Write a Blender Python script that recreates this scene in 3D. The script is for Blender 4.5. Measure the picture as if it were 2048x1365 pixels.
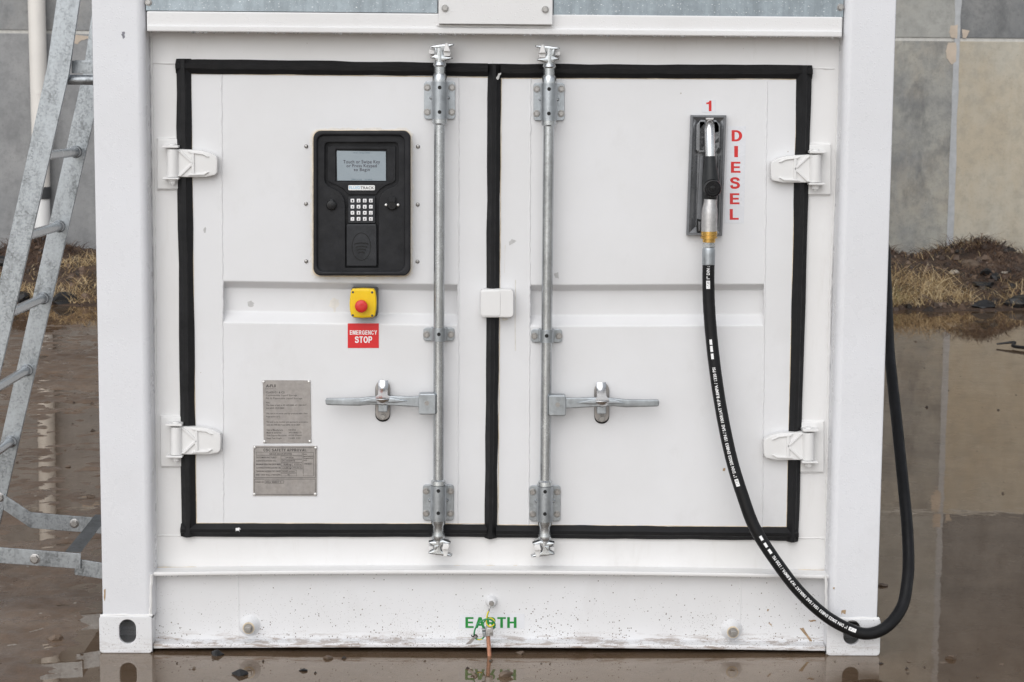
import bpy, bmesh, math, random
import numpy as np
from mathutils import Vector, Matrix

for o in list(bpy.data.objects):
    bpy.data.objects.remove(o)
SC = bpy.context.scene
COL = SC.collection
R = math.radians

# ------------------------------------------------------------------ camera
CX, CD, CH = -0.0311, 5.9337, 1.7143
PITCH, ROLL, YAW, FPX = 0.122, 0.0078, 0.0151, 3900.0
fwd = Vector((math.sin(YAW)*math.cos(PITCH), math.cos(YAW)*math.cos(PITCH), -math.sin(PITCH)))
rt0 = Vector((math.cos(YAW), -math.sin(YAW), 0))
up0 = rt0.cross(fwd)
rt = rt0*math.cos(ROLL) + up0*math.sin(ROLL)
up = -rt0*math.sin(ROLL) + up0*math.cos(ROLL)
CAM = Vector((CX, -CD, CH))
cd = bpy.data.cameras.new('camera')
cam = bpy.data.objects.new('camera', cd)
COL.objects.link(cam)
cd.sensor_width = 36.0
cd.lens = 36.0*FPX/2048.0
cd.clip_end = 1000
m = Matrix((rt, up, -fwd)).transposed().to_4x4()
m.translation = CAM
cam.matrix_world = m
cd.dof.use_dof = True
cd.dof.focus_distance = 5.95
cd.dof.aperture_fstop = 14.0
SC.camera = cam

# ------------------------------------------------------------------ sky, sun, exposure
SUN_EL, SUN_AZ = R(40), R(200)
w = bpy.data.worlds.new('World')
SC.world = w
w.use_nodes = True
nt = w.node_tree
nt.nodes.clear()
sky = nt.nodes.new('ShaderNodeTexSky')
sky.sky_type = 'NISHITA'
sky.sun_disc = False
sky.sun_elevation = SUN_EL
sky.sun_rotation = SUN_AZ
sky.air_density = 1.0
sky.dust_density = 1.0
hs = nt.nodes.new('ShaderNodeHueSaturation')
hs.inputs['Saturation'].default_value = 0.24
bg = nt.nodes.new('ShaderNodeBackground')
bg.inputs['Strength'].default_value = 0.15
wo = nt.nodes.new('ShaderNodeOutputWorld')
nt.links.new(sky.outputs[0], hs.inputs['Color'])
nt.links.new(hs.outputs[0], bg.inputs['Color'])
nt.links.new(bg.outputs[0], wo.inputs['Surface'])
sd = bpy.data.lights.new('sun', 'SUN')
sd.energy = 1.5
sd.angle = R(70)
sd.color = (1.0, 0.985, 0.965)
so = bpy.data.objects.new('sun', sd)
COL.objects.link(so)
sv = Vector((math.sin(SUN_AZ)*math.cos(SUN_EL), math.cos(SUN_AZ)*math.cos(SUN_EL), math.sin(SUN_EL)))
so.rotation_euler = sv.to_track_quat('Z', 'Y').to_euler()
so.location = (0, -8, 12)
SC.view_settings.view_transform = 'Standard'
SC.view_settings.look = 'None'
SC.view_settings.gamma = 1.0
SC.view_settings.use_curve_mapping = False
SC.view_settings.exposure = 0.03
SC.cycles.max_bounces = 7
SC.cycles.diffuse_bounces = 3
SC.cycles.glossy_bounces = 4
SC.cycles.transmission_bounces = 4
SC.cycles.transparent_max_bounces = 6

# ------------------------------------------------------------------ pixel helpers
def ray(px, py):
    return fwd*FPX + rt*(px-1024.0) - up*(py-682.5)
def P(px, py, y=0.0):
    """photo pixel -> point on the vertical plane at depth y"""
    d = ray(px, py)
    return CAM + d*((y-CAM.y)/d.y)
def G(px, py, z=0.0):
    """photo pixel -> point on the ground"""
    d = ray(px, py)
    return CAM + d*((z-CAM.z)/d.z)
def XZ(pts, y):
    return [(lambda p: (p.x, p.z))(P(a, b, y)) for a, b in pts]

# ------------------------------------------------------------------ materials
def mat(name):
    m = bpy.data.materials.new(name)
    m.use_nodes = True
    n = m.node_tree.nodes
    return m, n, m.node_tree.links, n['Principled BSDF']
def noise(n, l, vec, scale, detail=4, rough=0.55):
    t = n.new('ShaderNodeTexNoise')
    t.inputs['Scale'].default_value = scale
    t.inputs['Detail'].default_value = detail
    t.inputs['Roughness'].default_value = rough
    if vec is not None:
        l.new(vec, t.inputs['Vector'])
    return t.outputs['Fac']
def ramp(n, l, fac, stops):
    r = n.new('ShaderNodeValToRGB')
    e = r.color_ramp.elements
    while len(e) < len(stops):
        e.new(0.5)
    for i, (p, c) in enumerate(stops):
        e[i].position = p
        e[i].color = (*c, 1) if len(c) == 3 else c
    l.new(fac, r.inputs[0])
    return r.outputs[0]
def mixc(n, l, fac, a, b, mode='MIX'):
    x = n.new('ShaderNodeMix')
    x.data_type = 'RGBA'
    x.blend_type = mode
    for s, v in ((0, fac), (6, a), (7, b)):
        if hasattr(v, 'is_linked'):
            l.new(v, x.inputs[s])
        elif s == 0:
            x.inputs[s].default_value = v
        else:
            x.inputs[s].default_value = (*v, 1)
    return x.outputs[2]
def math_(n, l, op, a, b=None, c=None):
    x = n.new('ShaderNodeMath')
    x.operation = op
    x.use_clamp = False
    for i, v in enumerate((a, b, c)):
        if v is None:
            continue
        if hasattr(v, 'is_linked'):
            l.new(v, x.inputs[i])
        else:
            x.inputs[i].default_value = v
    return x.outputs[0]
def mrange(n, l, v, a, b, c, d):
    x = n.new('ShaderNodeMapRange')
    l.new(v, x.inputs[0])
    for i, q in enumerate((a, b, c, d)):
        x.inputs[i+1].default_value = q
    return x.outputs[0]
def bump(n, l, h, strength, dist, bsdf, prev=None):
    b = n.new('ShaderNodeBump')
    b.inputs['Strength'].default_value = strength
    b.inputs['Distance'].default_value = dist
    l.new(h, b.inputs['Height'])
    if prev is not None:
        l.new(prev, b.inputs['Normal'])
    l.new(b.outputs[0], bsdf.inputs['Normal'])
    return b.outputs[0]
def pos(n):
    return n.new('ShaderNodeNewGeometry').outputs['Position']
def scaled(n, l, vec, s, off=(0, 0, 0)):
    x = n.new('ShaderNodeMapping')
    x.inputs['Scale'].default_value = s
    x.inputs['Location'].default_value = off
    l.new(vec, x.inputs['Vector'])
    return x.outputs[0]
def sepz(n, l, vec, i=2):
    s = n.new('ShaderNodeSeparateXYZ')
    l.new(vec, s.inputs[0])
    return s.outputs[i]

def paint(name, base, beads=0.0, dirt=0.0, rough=0.38, streak=0.0, fleck=0.0):
    m, n, l, b = mat(name)
    p = pos(n)
    big = noise(n, l, p, 2.3, 5, 0.6)
    c = mixc(n, l, mrange(n, l, big, 0.35, 0.7, 0, 1), base, tuple(v*k for v, k in zip(base, (0.94, 0.935, 0.925))))
    sm_ = noise(n, l, scaled(n, l, p, (1, 1, 0.6)), 5.5, 7, 0.72)
    c = mixc(n, l, mrange(n, l, sm_, 0.56, 0.78, 0, 0.55), c, tuple(v*k for v, k in zip(base, (0.86, 0.85, 0.835))))
    sc_ = noise(n, l, scaled(n, l, p, (90, 90, 9)), 1.0, 3, 0.5)
    c = mixc(n, l, math_(n, l, 'MULTIPLY', mrange(n, l, sc_, 0.735, 0.76, 0, 0.35), mrange(n, l, noise(n, l, p, 1.9, 3), 0.52, 0.62, 0, 1)), c, (0.52, 0.50, 0.47))
    if streak:
        s = noise(n, l, scaled(n, l, p, (26, 26, 5)), 1.0, 5, 0.65)
        c = mixc(n, l, math_(n, l, 'MULTIPLY', mrange(n, l, s, 0.58, 0.85, 0, 1), streak), c, (0.46, 0.42, 0.36))
    if fleck:
        v = n.new('ShaderNodeTexVoronoi')
        v.inputs['Scale'].default_value = 21
        l.new(p, v.inputs['Vector'])
        cr = sepz(n, l, v.outputs['Color'], 0)
        thr = math_(n, l, 'MULTIPLY', math_(n, l, 'MAXIMUM', math_(n, l, 'SUBTRACT', cr, 0.86), 0.0), 0.45)
        nn = noise(n, l, p, 160, 2)
        dd = math_(n, l, 'ADD', v.outputs['Distance'], math_(n, l, 'MULTIPLY', nn, 0.02))
        f = math_(n, l, 'LESS_THAN', dd, math_(n, l, 'ADD', thr, 0.004))
        c = mixc(n, l, math_(n, l, 'MULTIPLY', f, fleck), c, (0.30, 0.24, 0.18))
    if dirt:
        z = sepz(n, l, p)
        dens = mrange(n, l, z, 0.02, 0.26, 1.0, 0.0)
        dens = math_(n, l, 'POWER', math_(n, l, 'MAXIMUM', dens, 0.0), 2.4)
        for sc, k in ((190, 0.42), (330, 0.48), (520, 0.5)):
            v = n.new('ShaderNodeTexVoronoi')
            v.inputs['Scale'].default_value = sc
            l.new(p, v.inputs['Vector'])
            cr = sepz(n, l, v.outputs['Color'], 0)
            pn = noise(n, l, scaled(n, l, p, (1, 1, 1), (sc, 0, 0)), 5.0, 3)
            dd = math_(n, l, 'MULTIPLY', dens, mrange(n, l, pn, 0.42, 0.66, 0.02, 1.15))
            pick = math_(n, l, 'LESS_THAN', cr, math_(n, l, 'ADD', math_(n, l, 'MULTIPLY', dd, 0.42), 0.003))
            spot = math_(n, l, 'LESS_THAN', v.outputs['Distance'], math_(n, l, 'MULTIPLY', sepz(n, l, v.outputs['Color'], 1), k))
            f = math_(n, l, 'MULTIPLY', pick, spot)
            c = mixc(n, l, math_(n, l, 'MULTIPLY', f, dirt), c, (0.10, 0.068, 0.045))
        band = math_(n, l, 'MULTIPLY', mrange(n, l, z, 0.026, 0.058, 1, 0), mrange(n, l, noise(n, l, scaled(n, l, p, (4, 4, 30)), 3.0, 7, 0.75), 0.50, 0.58, 0, 1))
        c = mixc(n, l, math_(n, l, 'MULTIPLY', math_(n, l, 'MAXIMUM', band, 0.0), 0.7*dirt), c, (0.20, 0.125, 0.075))
    l.new(c, b.inputs['Base Color'])
    l.new(mrange(n, l, noise(n, l, p, 14, 4), 0.3, 0.7, rough-0.07, rough+0.1), b.inputs['Roughness'])
    pr = bump(n, l, noise(n, l, p, 240, 2), 0.10, 0.001, b)
    pr = bump(n, l, noise(n, l, p, 3.0, 2), 0.25, 0.006, b, pr)
    if beads:
        v = n.new('ShaderNodeTexVoronoi')
        v.inputs['Scale'].default_value = 150
        l.new(p, v.inputs['Vector'])
        h = mrange(n, l, v.outputs['Distance'], 0.0, 0.38, 1, 0)
        h = math_(n, l, 'MULTIPLY', h, math_(n, l, 'LESS_THAN', sepz(n, l, v.outputs['Color'], 0), 0.5))
        bump(n, l, h, beads, 0.0016, b, pr)
    return m

M = {}
WHITE = (0.742, 0.744, 0.756)
M['post'] = paint('white_post_paint', (0.725, 0.733, 0.762), beads=0.34, fleck=0.45, rough=0.30)
M['door'] = paint('white_door_paint', WHITE, fleck=0.55)
M['frame'] = paint('white_frame_paint', (0.775, 0.77, 0.768), streak=0.22, fleck=0.3)
M['rail'] = paint('white_rail_paint', (0.76, 0.757, 0.758), beads=0.35)
M['sill'] = paint('white_sill_paint', (0.735, 0.738, 0.752), dirt=0.95)
M['cast'] = paint('white_casting_paint', (0.735, 0.74, 0.755), dirt=0.3)
M['hinge'] = paint('white_hinge_paint', (0.76, 0.756, 0.75), rough=0.42)

def simple(name, col, rough=0.5, metal=0.0, var=0.12, nscale=40, bmp=0.1, bscale=200, spec=0.5, coat=0.0):
    m, n, l, b = mat(name)
    p = pos(n)
    c = mixc(n, l, mrange(n, l, noise(n, l, p, nscale, 5, 0.6), 0.3, 0.7, 0, 1), tuple(min(1, v*(1+var)) for v in col), tuple(v*(1-var) for v in col))
    l.new(c, b.inputs['Base Color'])
    l.new(mrange(n, l, noise(n, l, p, nscale*0.7, 3), 0.3, 0.7, max(0.02, rough-0.08), rough+0.08), b.inputs['Roughness'])
    b.inputs['Metallic'].default_value = metal
    b.inputs['Specular IOR Level'].default_value = spec
    b.inputs['Coat Weight'].default_value = coat
    if bmp:
        bump(n, l, noise(n, l, p, bscale, 3), bmp, 0.001, b)
    return m
def galvanised(name, base=(0.385, 0.412, 0.435), rough=0.42, spangle=70, wet=False, metal=0.85, contrast=0.75, spk=0.10):
    m, n, l, b = mat(name)
    p = pos(n)
    v = n.new('ShaderNodeTexVoronoi')
    v.inputs['Scale'].default_value = spangle
    l.new(p, v.inputs['Vector'])
    g = mixc(n, l, 0.5, v.outputs['Color'], (0.5, 0.5, 0.5))
    s = sepz(n, l, v.outputs['Color'], 0)
    f = math_(n, l, 'ADD', math_(n, l, 'MULTIPLY', s, spk), math_(n, l, 'ADD', math_(n, l, 'MULTIPLY', noise(n, l, scaled(n, l, p, (1, 1, 0.45)), 22, 8, 0.75), 0.62), math_(n, l, 'MULTIPLY', noise(n, l, p, 4, 5, 0.7), 0.38-spk)))
    c = ramp(n, l, f, [(0.36, tuple(q*contrast for q in base)), (0.52, base), (0.68, tuple(min(1, q*1.22) for q in base))])
    if wet:
        st = noise(n, l, scaled(n, l, p, (30, 30, 2.0)), 1.0, 4, 0.6)
        c = mixc(n, l, mrange(n, l, st, 0.45, 0.7, 0, 0.6), c, tuple(q*0.62 for q in base))
        sp = noise(n, l, p, 210, 2)
        c = mixc(n, l, mrange(n, l, sp, 0.66, 0.70, 0, 0.7), c, (0.8, 0.82, 0.84))
    l.new(c, b.inputs['Base Color'])
    b.inputs['Metallic'].default_value = metal
    l.new(mrange(n, l, f, 0.3, 0.9, rough-0.1, rough+0.12), b.inputs['Roughness'])
    bump(n, l, noise(n, l, p, 120, 4), 0.12, 0.002, b)
    return m
M['galv'] = galvanised('galvanised_steel')
M['galv_bright'] = galvanised('zinc_plated_bar', (0.49, 0.51, 0.525), 0.27, 220, contrast=0.68, spk=0.03)
M['galv_panel'] = galvanised('galvanised_panel', (0.31, 0.355, 0.385), 0.45, 60, wet=True)
M['galv_ladder'] = galvanised('galvanised_ladder', (0.345, 0.37, 0.392), 0.38, 160, contrast=0.46, metal=0.8, spk=0.12)
M['steel'] = simple('stainless_bolt', (0.36, 0.35, 0.34), 0.35, 0.9, 0.15, 300)
M['steel_plate'] = simple('stainless_plate', (0.345, 0.325, 0.312), 0.44, 0.7, 0.12, 60)
M['rivet'] = simple('rivet', (0.78, 0.77, 0.75), 0.3, 0.6, 0.05)
M['chrome'] = simple('polished_catch', (0.70, 0.70, 0.70), 0.24, 1.0, 0.06, 60)
M['brass'] = simple('brass', (0.60, 0.37, 0.11), 0.28, 1.0, 0.15, 120)
M['copper'] = simple('copper_rod', (0.52, 0.25, 0.16), 0.5, 0.35, 0.3, 90)
M['alu'] = simple('cast_aluminium', (0.47, 0.46, 0.455), 0.42, 0.75, 0.12, 110, 0.2, 500)
M['holster'] = simple('holster_plastic', (0.19, 0.195, 0.205), 0.25, 0.55, 0.18, 30)
M['holster_rim'] = simple('holster_rim', (0.16, 0.165, 0.175), 0.45, 0.0, 0.1, 60)
M['black_gap'] = simple('dark_cavity', (0.012, 0.012, 0.012), 0.8, 0, 0.1)
M['hole'] = M['black_gap']

def rubber(name, col, rough, scr):
    m, n, l, b = mat(name)
    p = pos(n)
    c = mixc(n, l, mrange(n, l, noise(n, l, p, 16, 6, 0.7), 0.4, 0.75, 0, 1), col, tuple(v*1.9 for v in col))
    s = noise(n, l, scaled(n, l, p, (60, 60, 14)), 5.0, 4, 0.7)
    c = mixc(n, l, mrange(n, l, s, 0.68, 0.8, 0, scr), c, (0.16, 0.16, 0.165))
    l.new(c, b.inputs['Base Color'])
    l.new(mrange(n, l, noise(n, l, p, 22, 4), 0.3, 0.7, rough-0.1, rough+0.14), b.inputs['Roughness'])
    b.inputs['Specular IOR Level'].default_value = 0.30
    bump(n, l, noise(n, l, p, 60, 4), 0.25, 0.002, b)
    return m
M['gasket'] = rubber('black_rubber_seal', (0.0048, 0.0048, 0.0056), 0.55, 0.30)
M['gasket'].node_tree.nodes['Principled BSDF'].inputs['Specular IOR Level'].default_value = 0.36
M['hose'] = rubber('black_rubber_hose', (0.0055, 0.0055, 0.0062), 0.46, 0.22)
M['grip'] = rubber('black_nozzle_sleeve', (0.016, 0.017, 0.018), 0.4, 0.25)
M['knob'] = rubber('glossy_black_knob', (0.006, 0.006, 0.007), 0.18, 0.0)
M['plastic'] = rubber('textured_black_plastic', (0.0105, 0.0108, 0.0125), 0.55, 0.35)
M['plastic_lit'] = rubber('black_plastic_lit', (0.020, 0.021, 0.0235), 0.52, 0.25)  # paler copy of the black plastic, its lit look put into the colour
M['yellow'] = simple('yellow_plastic', (0.83, 0.55, 0.0), 0.35, 0, 0.04)
M['red'] = simple('red_plastic', (0.62, 0.03, 0.025), 0.35, 0, 0.06)
M['dark_base'] = simple('dark_grey_base', (0.05, 0.052, 0.055), 0.5, 0, 0.1)
M['red_print'] = simple('red_print', (0.66, 0.017, 0.02), 0.4, 0, 0.03)
M['red_letter'] = simple('red_letter_vinyl', (0.62, 0.022, 0.02), 0.4, 0, 0.04)
M['white_print'] = simple('white_print', (0.86, 0.86, 0.86), 0.45, 0, 0.02)
M['decal'] = simple('pale_decal_film', (0.715, 0.725, 0.755), 0.25, 0, 0.03)
M['green'] = simple('green_letter_vinyl', (0.008, 0.23, 0.035), 0.4, 0, 0.06)
M['black_print'] = simple('black_print', (0.025, 0.023, 0.023), 0.5, 0, 0.02)
M['grey_print'] = simple('etched_print', (0.055, 0.05, 0.048), 0.5, 0, 0.02)
M['lcd'] = simple('lcd_screen', (0.30, 0.35, 0.385), 0.12, 0, 0.02, bmp=0)
M['lcd_text'] = simple('lcd_text', (0.028, 0.02, 0.035), 0.4, 0, 0.02)
M['lcd_small'] = simple('lcd_small_text', (0.11, 0.17, 0.22), 0.4, 0, 0.02)
M['key'] = simple('silver_key', (0.80, 0.80, 0.81), 0.3, 0.3, 0.05)
M['badge'] = simple('badge_face', (0.78, 0.78, 0.77), 0.3, 0, 0.02)
M['badge_blue'] = simple('badge_blue', (0.25, 0.52, 0.72), 0.4, 0, 0.02)
M['sealant'] = simple('beige_sealant', (0.66, 0.56, 0.42), 0.6, 0, 0.25, 35)
M['smear'] = simple('sealant_smear', (0.74, 0.715, 0.675), 0.5, 0, 0.08, 60)
M['wire'] = simple('green_wire', (0.02, 0.24, 0.08), 0.35, 0, 0.1)
M['wire_yellow'] = simple('yellow_wire', (0.72, 0.58, 0.02), 0.35, 0, 0.1)
M['pipe'] = simple('cream_pipe_plastic', (0.74, 0.71, 0.665), 0.4, 0, 0.03, 4)
M['pipe_white'] = simple('white_pipe_plastic', (0.78, 0.78, 0.77), 0.4, 0, 0.03, 4)

# ------------------------------------------------------------------ object helpers
def props(o, label=None, cat=None, group=None, kind=None):
    for k, v in (('label', label), ('category', cat), ('group', group), ('kind', kind)):
        if v:
            o[k] = v
    return o
def finish(me, sharp=32):
    me.polygons.foreach_set('use_smooth', [True]*len(me.polygons))
    me.set_sharp_from_angle(angle=R(sharp))
    return me
def obj(name, me, mt=None, parent=None, loc=None, sharp=32, fin=True):
    if isinstance(me, bmesh.types.BMesh):
        b = me
        me = bpy.data.meshes.new(name)
        b.to_mesh(me)
        b.free()
    if fin and len(me.polygons):
        finish(me, sharp)
    if mt is not None and not me.materials:
        me.materials.append(M[mt] if isinstance(mt, str) else mt)
    o = bpy.data.objects.new(name, me)
    COL.objects.link(o)
    if fin and len(me.polygons) > 5:
        wn_ = o.modifiers.new('weighted', 'WEIGHTED_NORMAL')
        wn_.keep_sharp = True
    if loc is not None:
        o.location = loc
    if parent is not None:
        o.parent = parent
        if parent.type == 'EMPTY':
            o.matrix_parent_inverse = Matrix.Translation(-parent.location)
    return o
def thing(name, loc, label, cat, group=None):
    o = bpy.data.objects.new(name, None)
    o.location = loc
    o.empty_display_size = 0.05
    COL.objects.link(o)
    return props(o, label, cat, group)

_tmpc = None
def curve_mesh(c):
    o = bpy.data.objects.new('tmp', c)
    me = bpy.data.meshes.new_from_object(o)
    bpy.data.objects.remove(o)
    bpy.data.curves.remove(c)
    return me
def plate(poly, y0, y1, bev=0.0, holes=(), seg=2):
    """solid plate standing in the XZ plane, front face at y0 (towards the camera), back at y1"""
    c = bpy.data.curves.new('tmp', 'CURVE')
    c.dimensions = '2D'
    c.fill_mode = 'BOTH'
    c.extrude = max(1e-5, (y1-y0)/2-bev)
    c.bevel_depth = bev
    c.bevel_resolution = seg-1
    c.offset = -bev
    for pl in [poly]+list(holes):
        s = c.splines.new('POLY')
        s.points.add(len(pl)-1)
        for q, (x, z) in zip(s.points, pl):
            q.co = (x, z, 0, 1)
        s.use_cyclic_u = True
    me = curve_mesh(c)
    me.transform(Matrix.Translation((0, (y0+y1)/2, 0)) @ Matrix.Rotation(math.pi/2, 4, 'X'))
    b = bmesh.new()
    b.from_mesh(me)
    bmesh.ops.remove_doubles(b, verts=b.verts, dist=2e-6)
    bmesh.ops.recalc_face_normals(b, faces=b.faces)
    b.to_mesh(me)
    b.free()
    return me
def pplate(pts, y0, y1, bev=0.0, holes=(), seg=2):
    """the same from photo pixels, located on its own front plane"""
    return plate(XZ(pts, y0), y0, y1, bev, [XZ(h, y0) for h in holes], seg)
def rrect(x0, y0, x1, y1, r, n=5):
    out = []
    for cx, cy, a in ((x1-r, y0+r, -90), (x1-r, y1-r, 0), (x0+r, y1-r, 90), (x0+r, y0+r, 180)):
        for i in range(n+1):
            t = R(a+90*i/n)
            out.append((cx+r*math.cos(t), cy+r*math.sin(t)))
    return out
def ellipse(cx, cy, rx, ry, n=24):
    return [(cx+rx*math.cos(2*math.pi*i/n), cy+ry*math.sin(2*math.pi*i/n)) for i in range(n)]
def box(x0, x1, y0, y1, z0, z1, bev=0.0, seg=2):
    b = bmesh.new()
    bmesh.ops.create_cube(b, size=1, matrix=Matrix.Translation(((x0+x1)/2, (y0+y1)/2, (z0+z1)/2)) @ Matrix.Diagonal((abs(x1-x0), abs(y1-y0), abs(z1-z0), 1)))
    if bev:
        bmesh.ops.bevel(b, geom=list(b.edges), offset=bev, segments=seg, affect='EDGES', profile=0.5)
    return b
def join(*ms):
    b = bmesh.new()
    for m_ in ms:
        if isinstance(m_, bmesh.types.BMesh):
            t = bpy.data.meshes.new('t')
            m_.to_mesh(t)
            m_.free()
            m_ = t
        b.from_mesh(m_)
        bpy.data.meshes.remove(m_)
    return b
def sweep(path, rad, n=16, cap=True, squash=None):
    """tube along a path, radius per point"""
    b = bmesh.new()
    path = [Vector(p) for p in path]
    if not hasattr(rad, '__len__'):
        rad = [rad]*len(path)
    ref = None
    rings = []
    for i, p in enumerate(path):
        t = (path[min(i+1, len(path)-1)]-path[max(i-1, 0)])
        if t.length < 1e-9:
            t = path[min(i+2, len(path)-1)]-path[max(i-2, 0)]
        t.normalize()
        if ref is None:
            ref = Vector((0, -1, 0)) if abs(t.y) < 0.9 else Vector((1, 0, 0))
        ref = (ref-t*ref.dot(t)).normalized()
        sd_ = t.cross(ref)
        rings.append([b.verts.new(p+(ref*math.cos(2*math.pi*k/n)+sd_*math.sin(2*math.pi*k/n))*rad[i]) for k in range(n)])
    for a, c in zip(rings, rings[1:]):
        for k in range(n):
            b.faces.new((a[k], a[(k+1) % n], c[(k+1) % n], c[k]))
    if cap:
        b.faces.new(rings[0][::-1])
        b.faces.new(rings[-1])
    bmesh.ops.recalc_face_normals(b, faces=b.faces)
    return b
def lathe(org, axis, prof, n=20):
    """profile of (distance along the axis, radius)"""
    axis = Vector(axis).normalized()
    return sweep_axis(Vector(org), axis, prof, n)
def sweep_axis(org, axis, prof, n):
    b = bmesh.new()
    a = axis.orthogonal().normalized()
    c = axis.cross(a)
    rings = []
    for t, r in prof:
        rings.append([b.verts.new(org+axis*t+(a*math.cos(2*math.pi*(k+.5)/n)+c*math.sin(2*math.pi*(k+.5)/n))*max(r, 1e-5)) for k in range(n)])
    for p, q in zip(rings, rings[1:]):
        for k in range(n):
            b.faces.new((p[k], p[(k+1) % n], q[(k+1) % n], q[k]))
    b.faces.new(rings[0][::-1])
    b.faces.new(rings[-1])
    bmesh.ops.recalc_face_normals(b, faces=b.faces)
    return b
def smooth_path(pts, n=12):
    """Catmull-Rom through the points"""
    pts = [Vector(p) for p in pts]
    e = [pts[0]*2-pts[1]]+pts+[pts[-1]*2-pts[-2]]
    out = []
    for i in range(1, len(e)-2):
        a, b_, c, d = e[i-1:i+3]
        for k in range(n):
            t = k/n
            out.append(0.5*((2*b_)+(c-a)*t+(2*a-5*b_+4*c-d)*t*t+(3*b_-a-3*c+d)*t**3))
    out.append(pts[-1])
    return out
def text_raw(body, bold=0.0, shear=0.0):
    c = bpy.data.curves.new('t', 'FONT')
    c.body = body
    c.size = 1.0
    c.offset = bold
    c.shear = shear
    c.space_character = 1.06
    c.resolution_u = 4
    me = curve_mesh(c)
    return me
def text(body, x0, y0, x1, y1, y, bold=0.0, shear=0.0):
    """flat print filling the pixel box (x0,y0 top left) on plane y"""
    me = text_raw(body, bold, shear)
    co = np.empty(len(me.vertices)*3)
    me.vertices.foreach_get('co', co)
    co = co.reshape(-1, 3)
    lo, hi = co.min(0), co.max(0)
    u = (co[:, 0]-lo[0])/max(1e-6, hi[0]-lo[0])
    v = (co[:, 1]-lo[1])/max(1e-6, hi[1]-lo[1])
    for i, vt in enumerate(me.vertices):
        vt.co = P(x0+(x1-x0)*u[i], y1+(y0-y1)*v[i], y)
    # slight skew with the camera roll is already carried by P
    me.flip_normals() if me.polygons and me.polygons[0].normal.y > 0 else None
    return me
def arc(cx_, cy_, rx, ry, a0, a1, n_=10):
    return [(cx_+rx*math.cos(R(a0+(a1-a0)*k/n_)), cy_+ry*math.sin(R(a0+(a1-a0)*k/n_))) for k in range(n_+1)]
def _glyphs():
    g_ = {}
    g_['E'] = (.62, [[(0, 0), (.62, 0), (.62, .17), (.2, .17), (.2, .42), (.57, .42), (.57, .59), (.2, .59), (.2, .83), (.61, .83), (.61, 1), (0, 1)]])
    g_['F'] = (.58, [[(0, 0), (.2, 0), (.2, .42), (.53, .42), (.53, .59), (.2, .59), (.2, .83), (.58, .83), (.58, 1), (0, 1)]])
    g_['L'] = (.58, [[(0, 0), (.58, 0), (.58, .18), (.2, .18), (.2, 1), (0, 1)]])
    g_['I'] = (.2, [[(0, 0), (.2, 0), (.2, 1), (0, 1)]])
    g_['T'] = (.64, [[(.22, 0), (.42, 0), (.42, .83), (.64, .83), (.64, 1), (0, 1), (0, .83), (.22, .83)]])
    g_['H'] = (.7, [[(0, 0), (.2, 0), (.2, .42), (.5, .42), (.5, 0), (.7, 0), (.7, 1), (.5, 1), (.5, .59), (.2, .59), (.2, 1), (0, 1)]])
    g_['N'] = (.7, [[(0, 0), (.19, 0), (.19, .66), (.5, 0), (.7, 0), (.7, 1), (.51, 1), (.51, .36), (.2, 1), (0, 1)]])
    g_['M'] = (.86, [[(0, 0), (.18, 0), (.18, .7), (.34, 0), (.52, 0), (.68, .7), (.68, 0), (.86, 0), (.86, 1), (.58, 1), (.43, .34), (.28, 1), (0, 1)]])
    g_['Y'] = (.74, [[(.27, 0), (.47, 0), (.47, .4), (.74, 1), (.52, 1), (.37, .6), (.22, 1), (0, 1), (.27, .4)]])
    g_['V'] = (.74, [[(.27, 0), (.47, 0), (.74, 1), (.53, 1), (.37, .27), (.21, 1), (0, 1)]])
    g_['A'] = (.76, [[(0, 0), (.21, 0), (.265, .2), (.495, .2), (.55, 0), (.76, 0), (.49, 1), (.27, 1)], [(.31, .36), (.45, .36), (.38, .72)]])
    g_['D'] = (.7, [[(0, 0), (.3, 0)]+arc(.3, .5, .4, .5, -84, 84)+[(.3, 1), (0, 1)], [(.2, .17), (.28, .17)]+arc(.28, .5, .21, .33, -84, 84)+[(.28, .83), (.2, .83)]])
    g_['O'] = (.78, [arc(.39, .5, .39, .515, 0, 345, 23), arc(.39, .5, .18, .335, 0, 345, 23)])
    g_['P'] = (.66, [[(0, 0), (.2, 0), (.2, .36)]+arc(.38, .68, .28, .32, -88, 88)+[(0, 1)], [(.2, .53), (.36, .53)]+arc(.36, .68, .1, .15, -80, 80, 6)+[(.2, .83)]])
    g_['R'] = (.72, [[(0, 0), (.2, 0), (.2, .38), (.33, .38), (.5, 0), (.72, 0), (.53, .42)]+arc(.4, .7, .28, .3, -52, 88)+[(0, 1)], [(.2, .54), (.36, .54)]+arc(.36, .685, .1, .145, -80, 80, 6)+[(.2, .83)]])
    g_['C'] = (.74, [arc(.39, .5, .39, .515, 28, 332, 20)+arc(.39, .5, .19, .335, 328, 32, 20)])
    g_['G'] = (.78, [arc(.39, .5, .39, .515, 28, 300, 20)+[(.76, .1), (.76, .54), (.42, .54), (.42, .38), (.57, .38), (.57, .24)]+arc(.39, .5, .19, .335, 305, 32, 18)])
    g_['1'] = (.46, [[(.24, 0), (.46, 0), (.46, 1), (.3, 1), (.27, .9), (.18, .835), (.04, .81), (.04, .66), (.24, .66)]])
    cl = [Vector((a, b_, 0)) for a, b_ in ((.585, .70), (.53, .85), (.35, .915), (.16, .86), (.10, .72), (.2, .59), (.36, .53), (.52, .46), (.595, .3), (.53, .15), (.35, .085), (.15, .13), (.09, .31))]
    sp = smooth_path(cl, 4)
    lft, rgt = [], []
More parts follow.
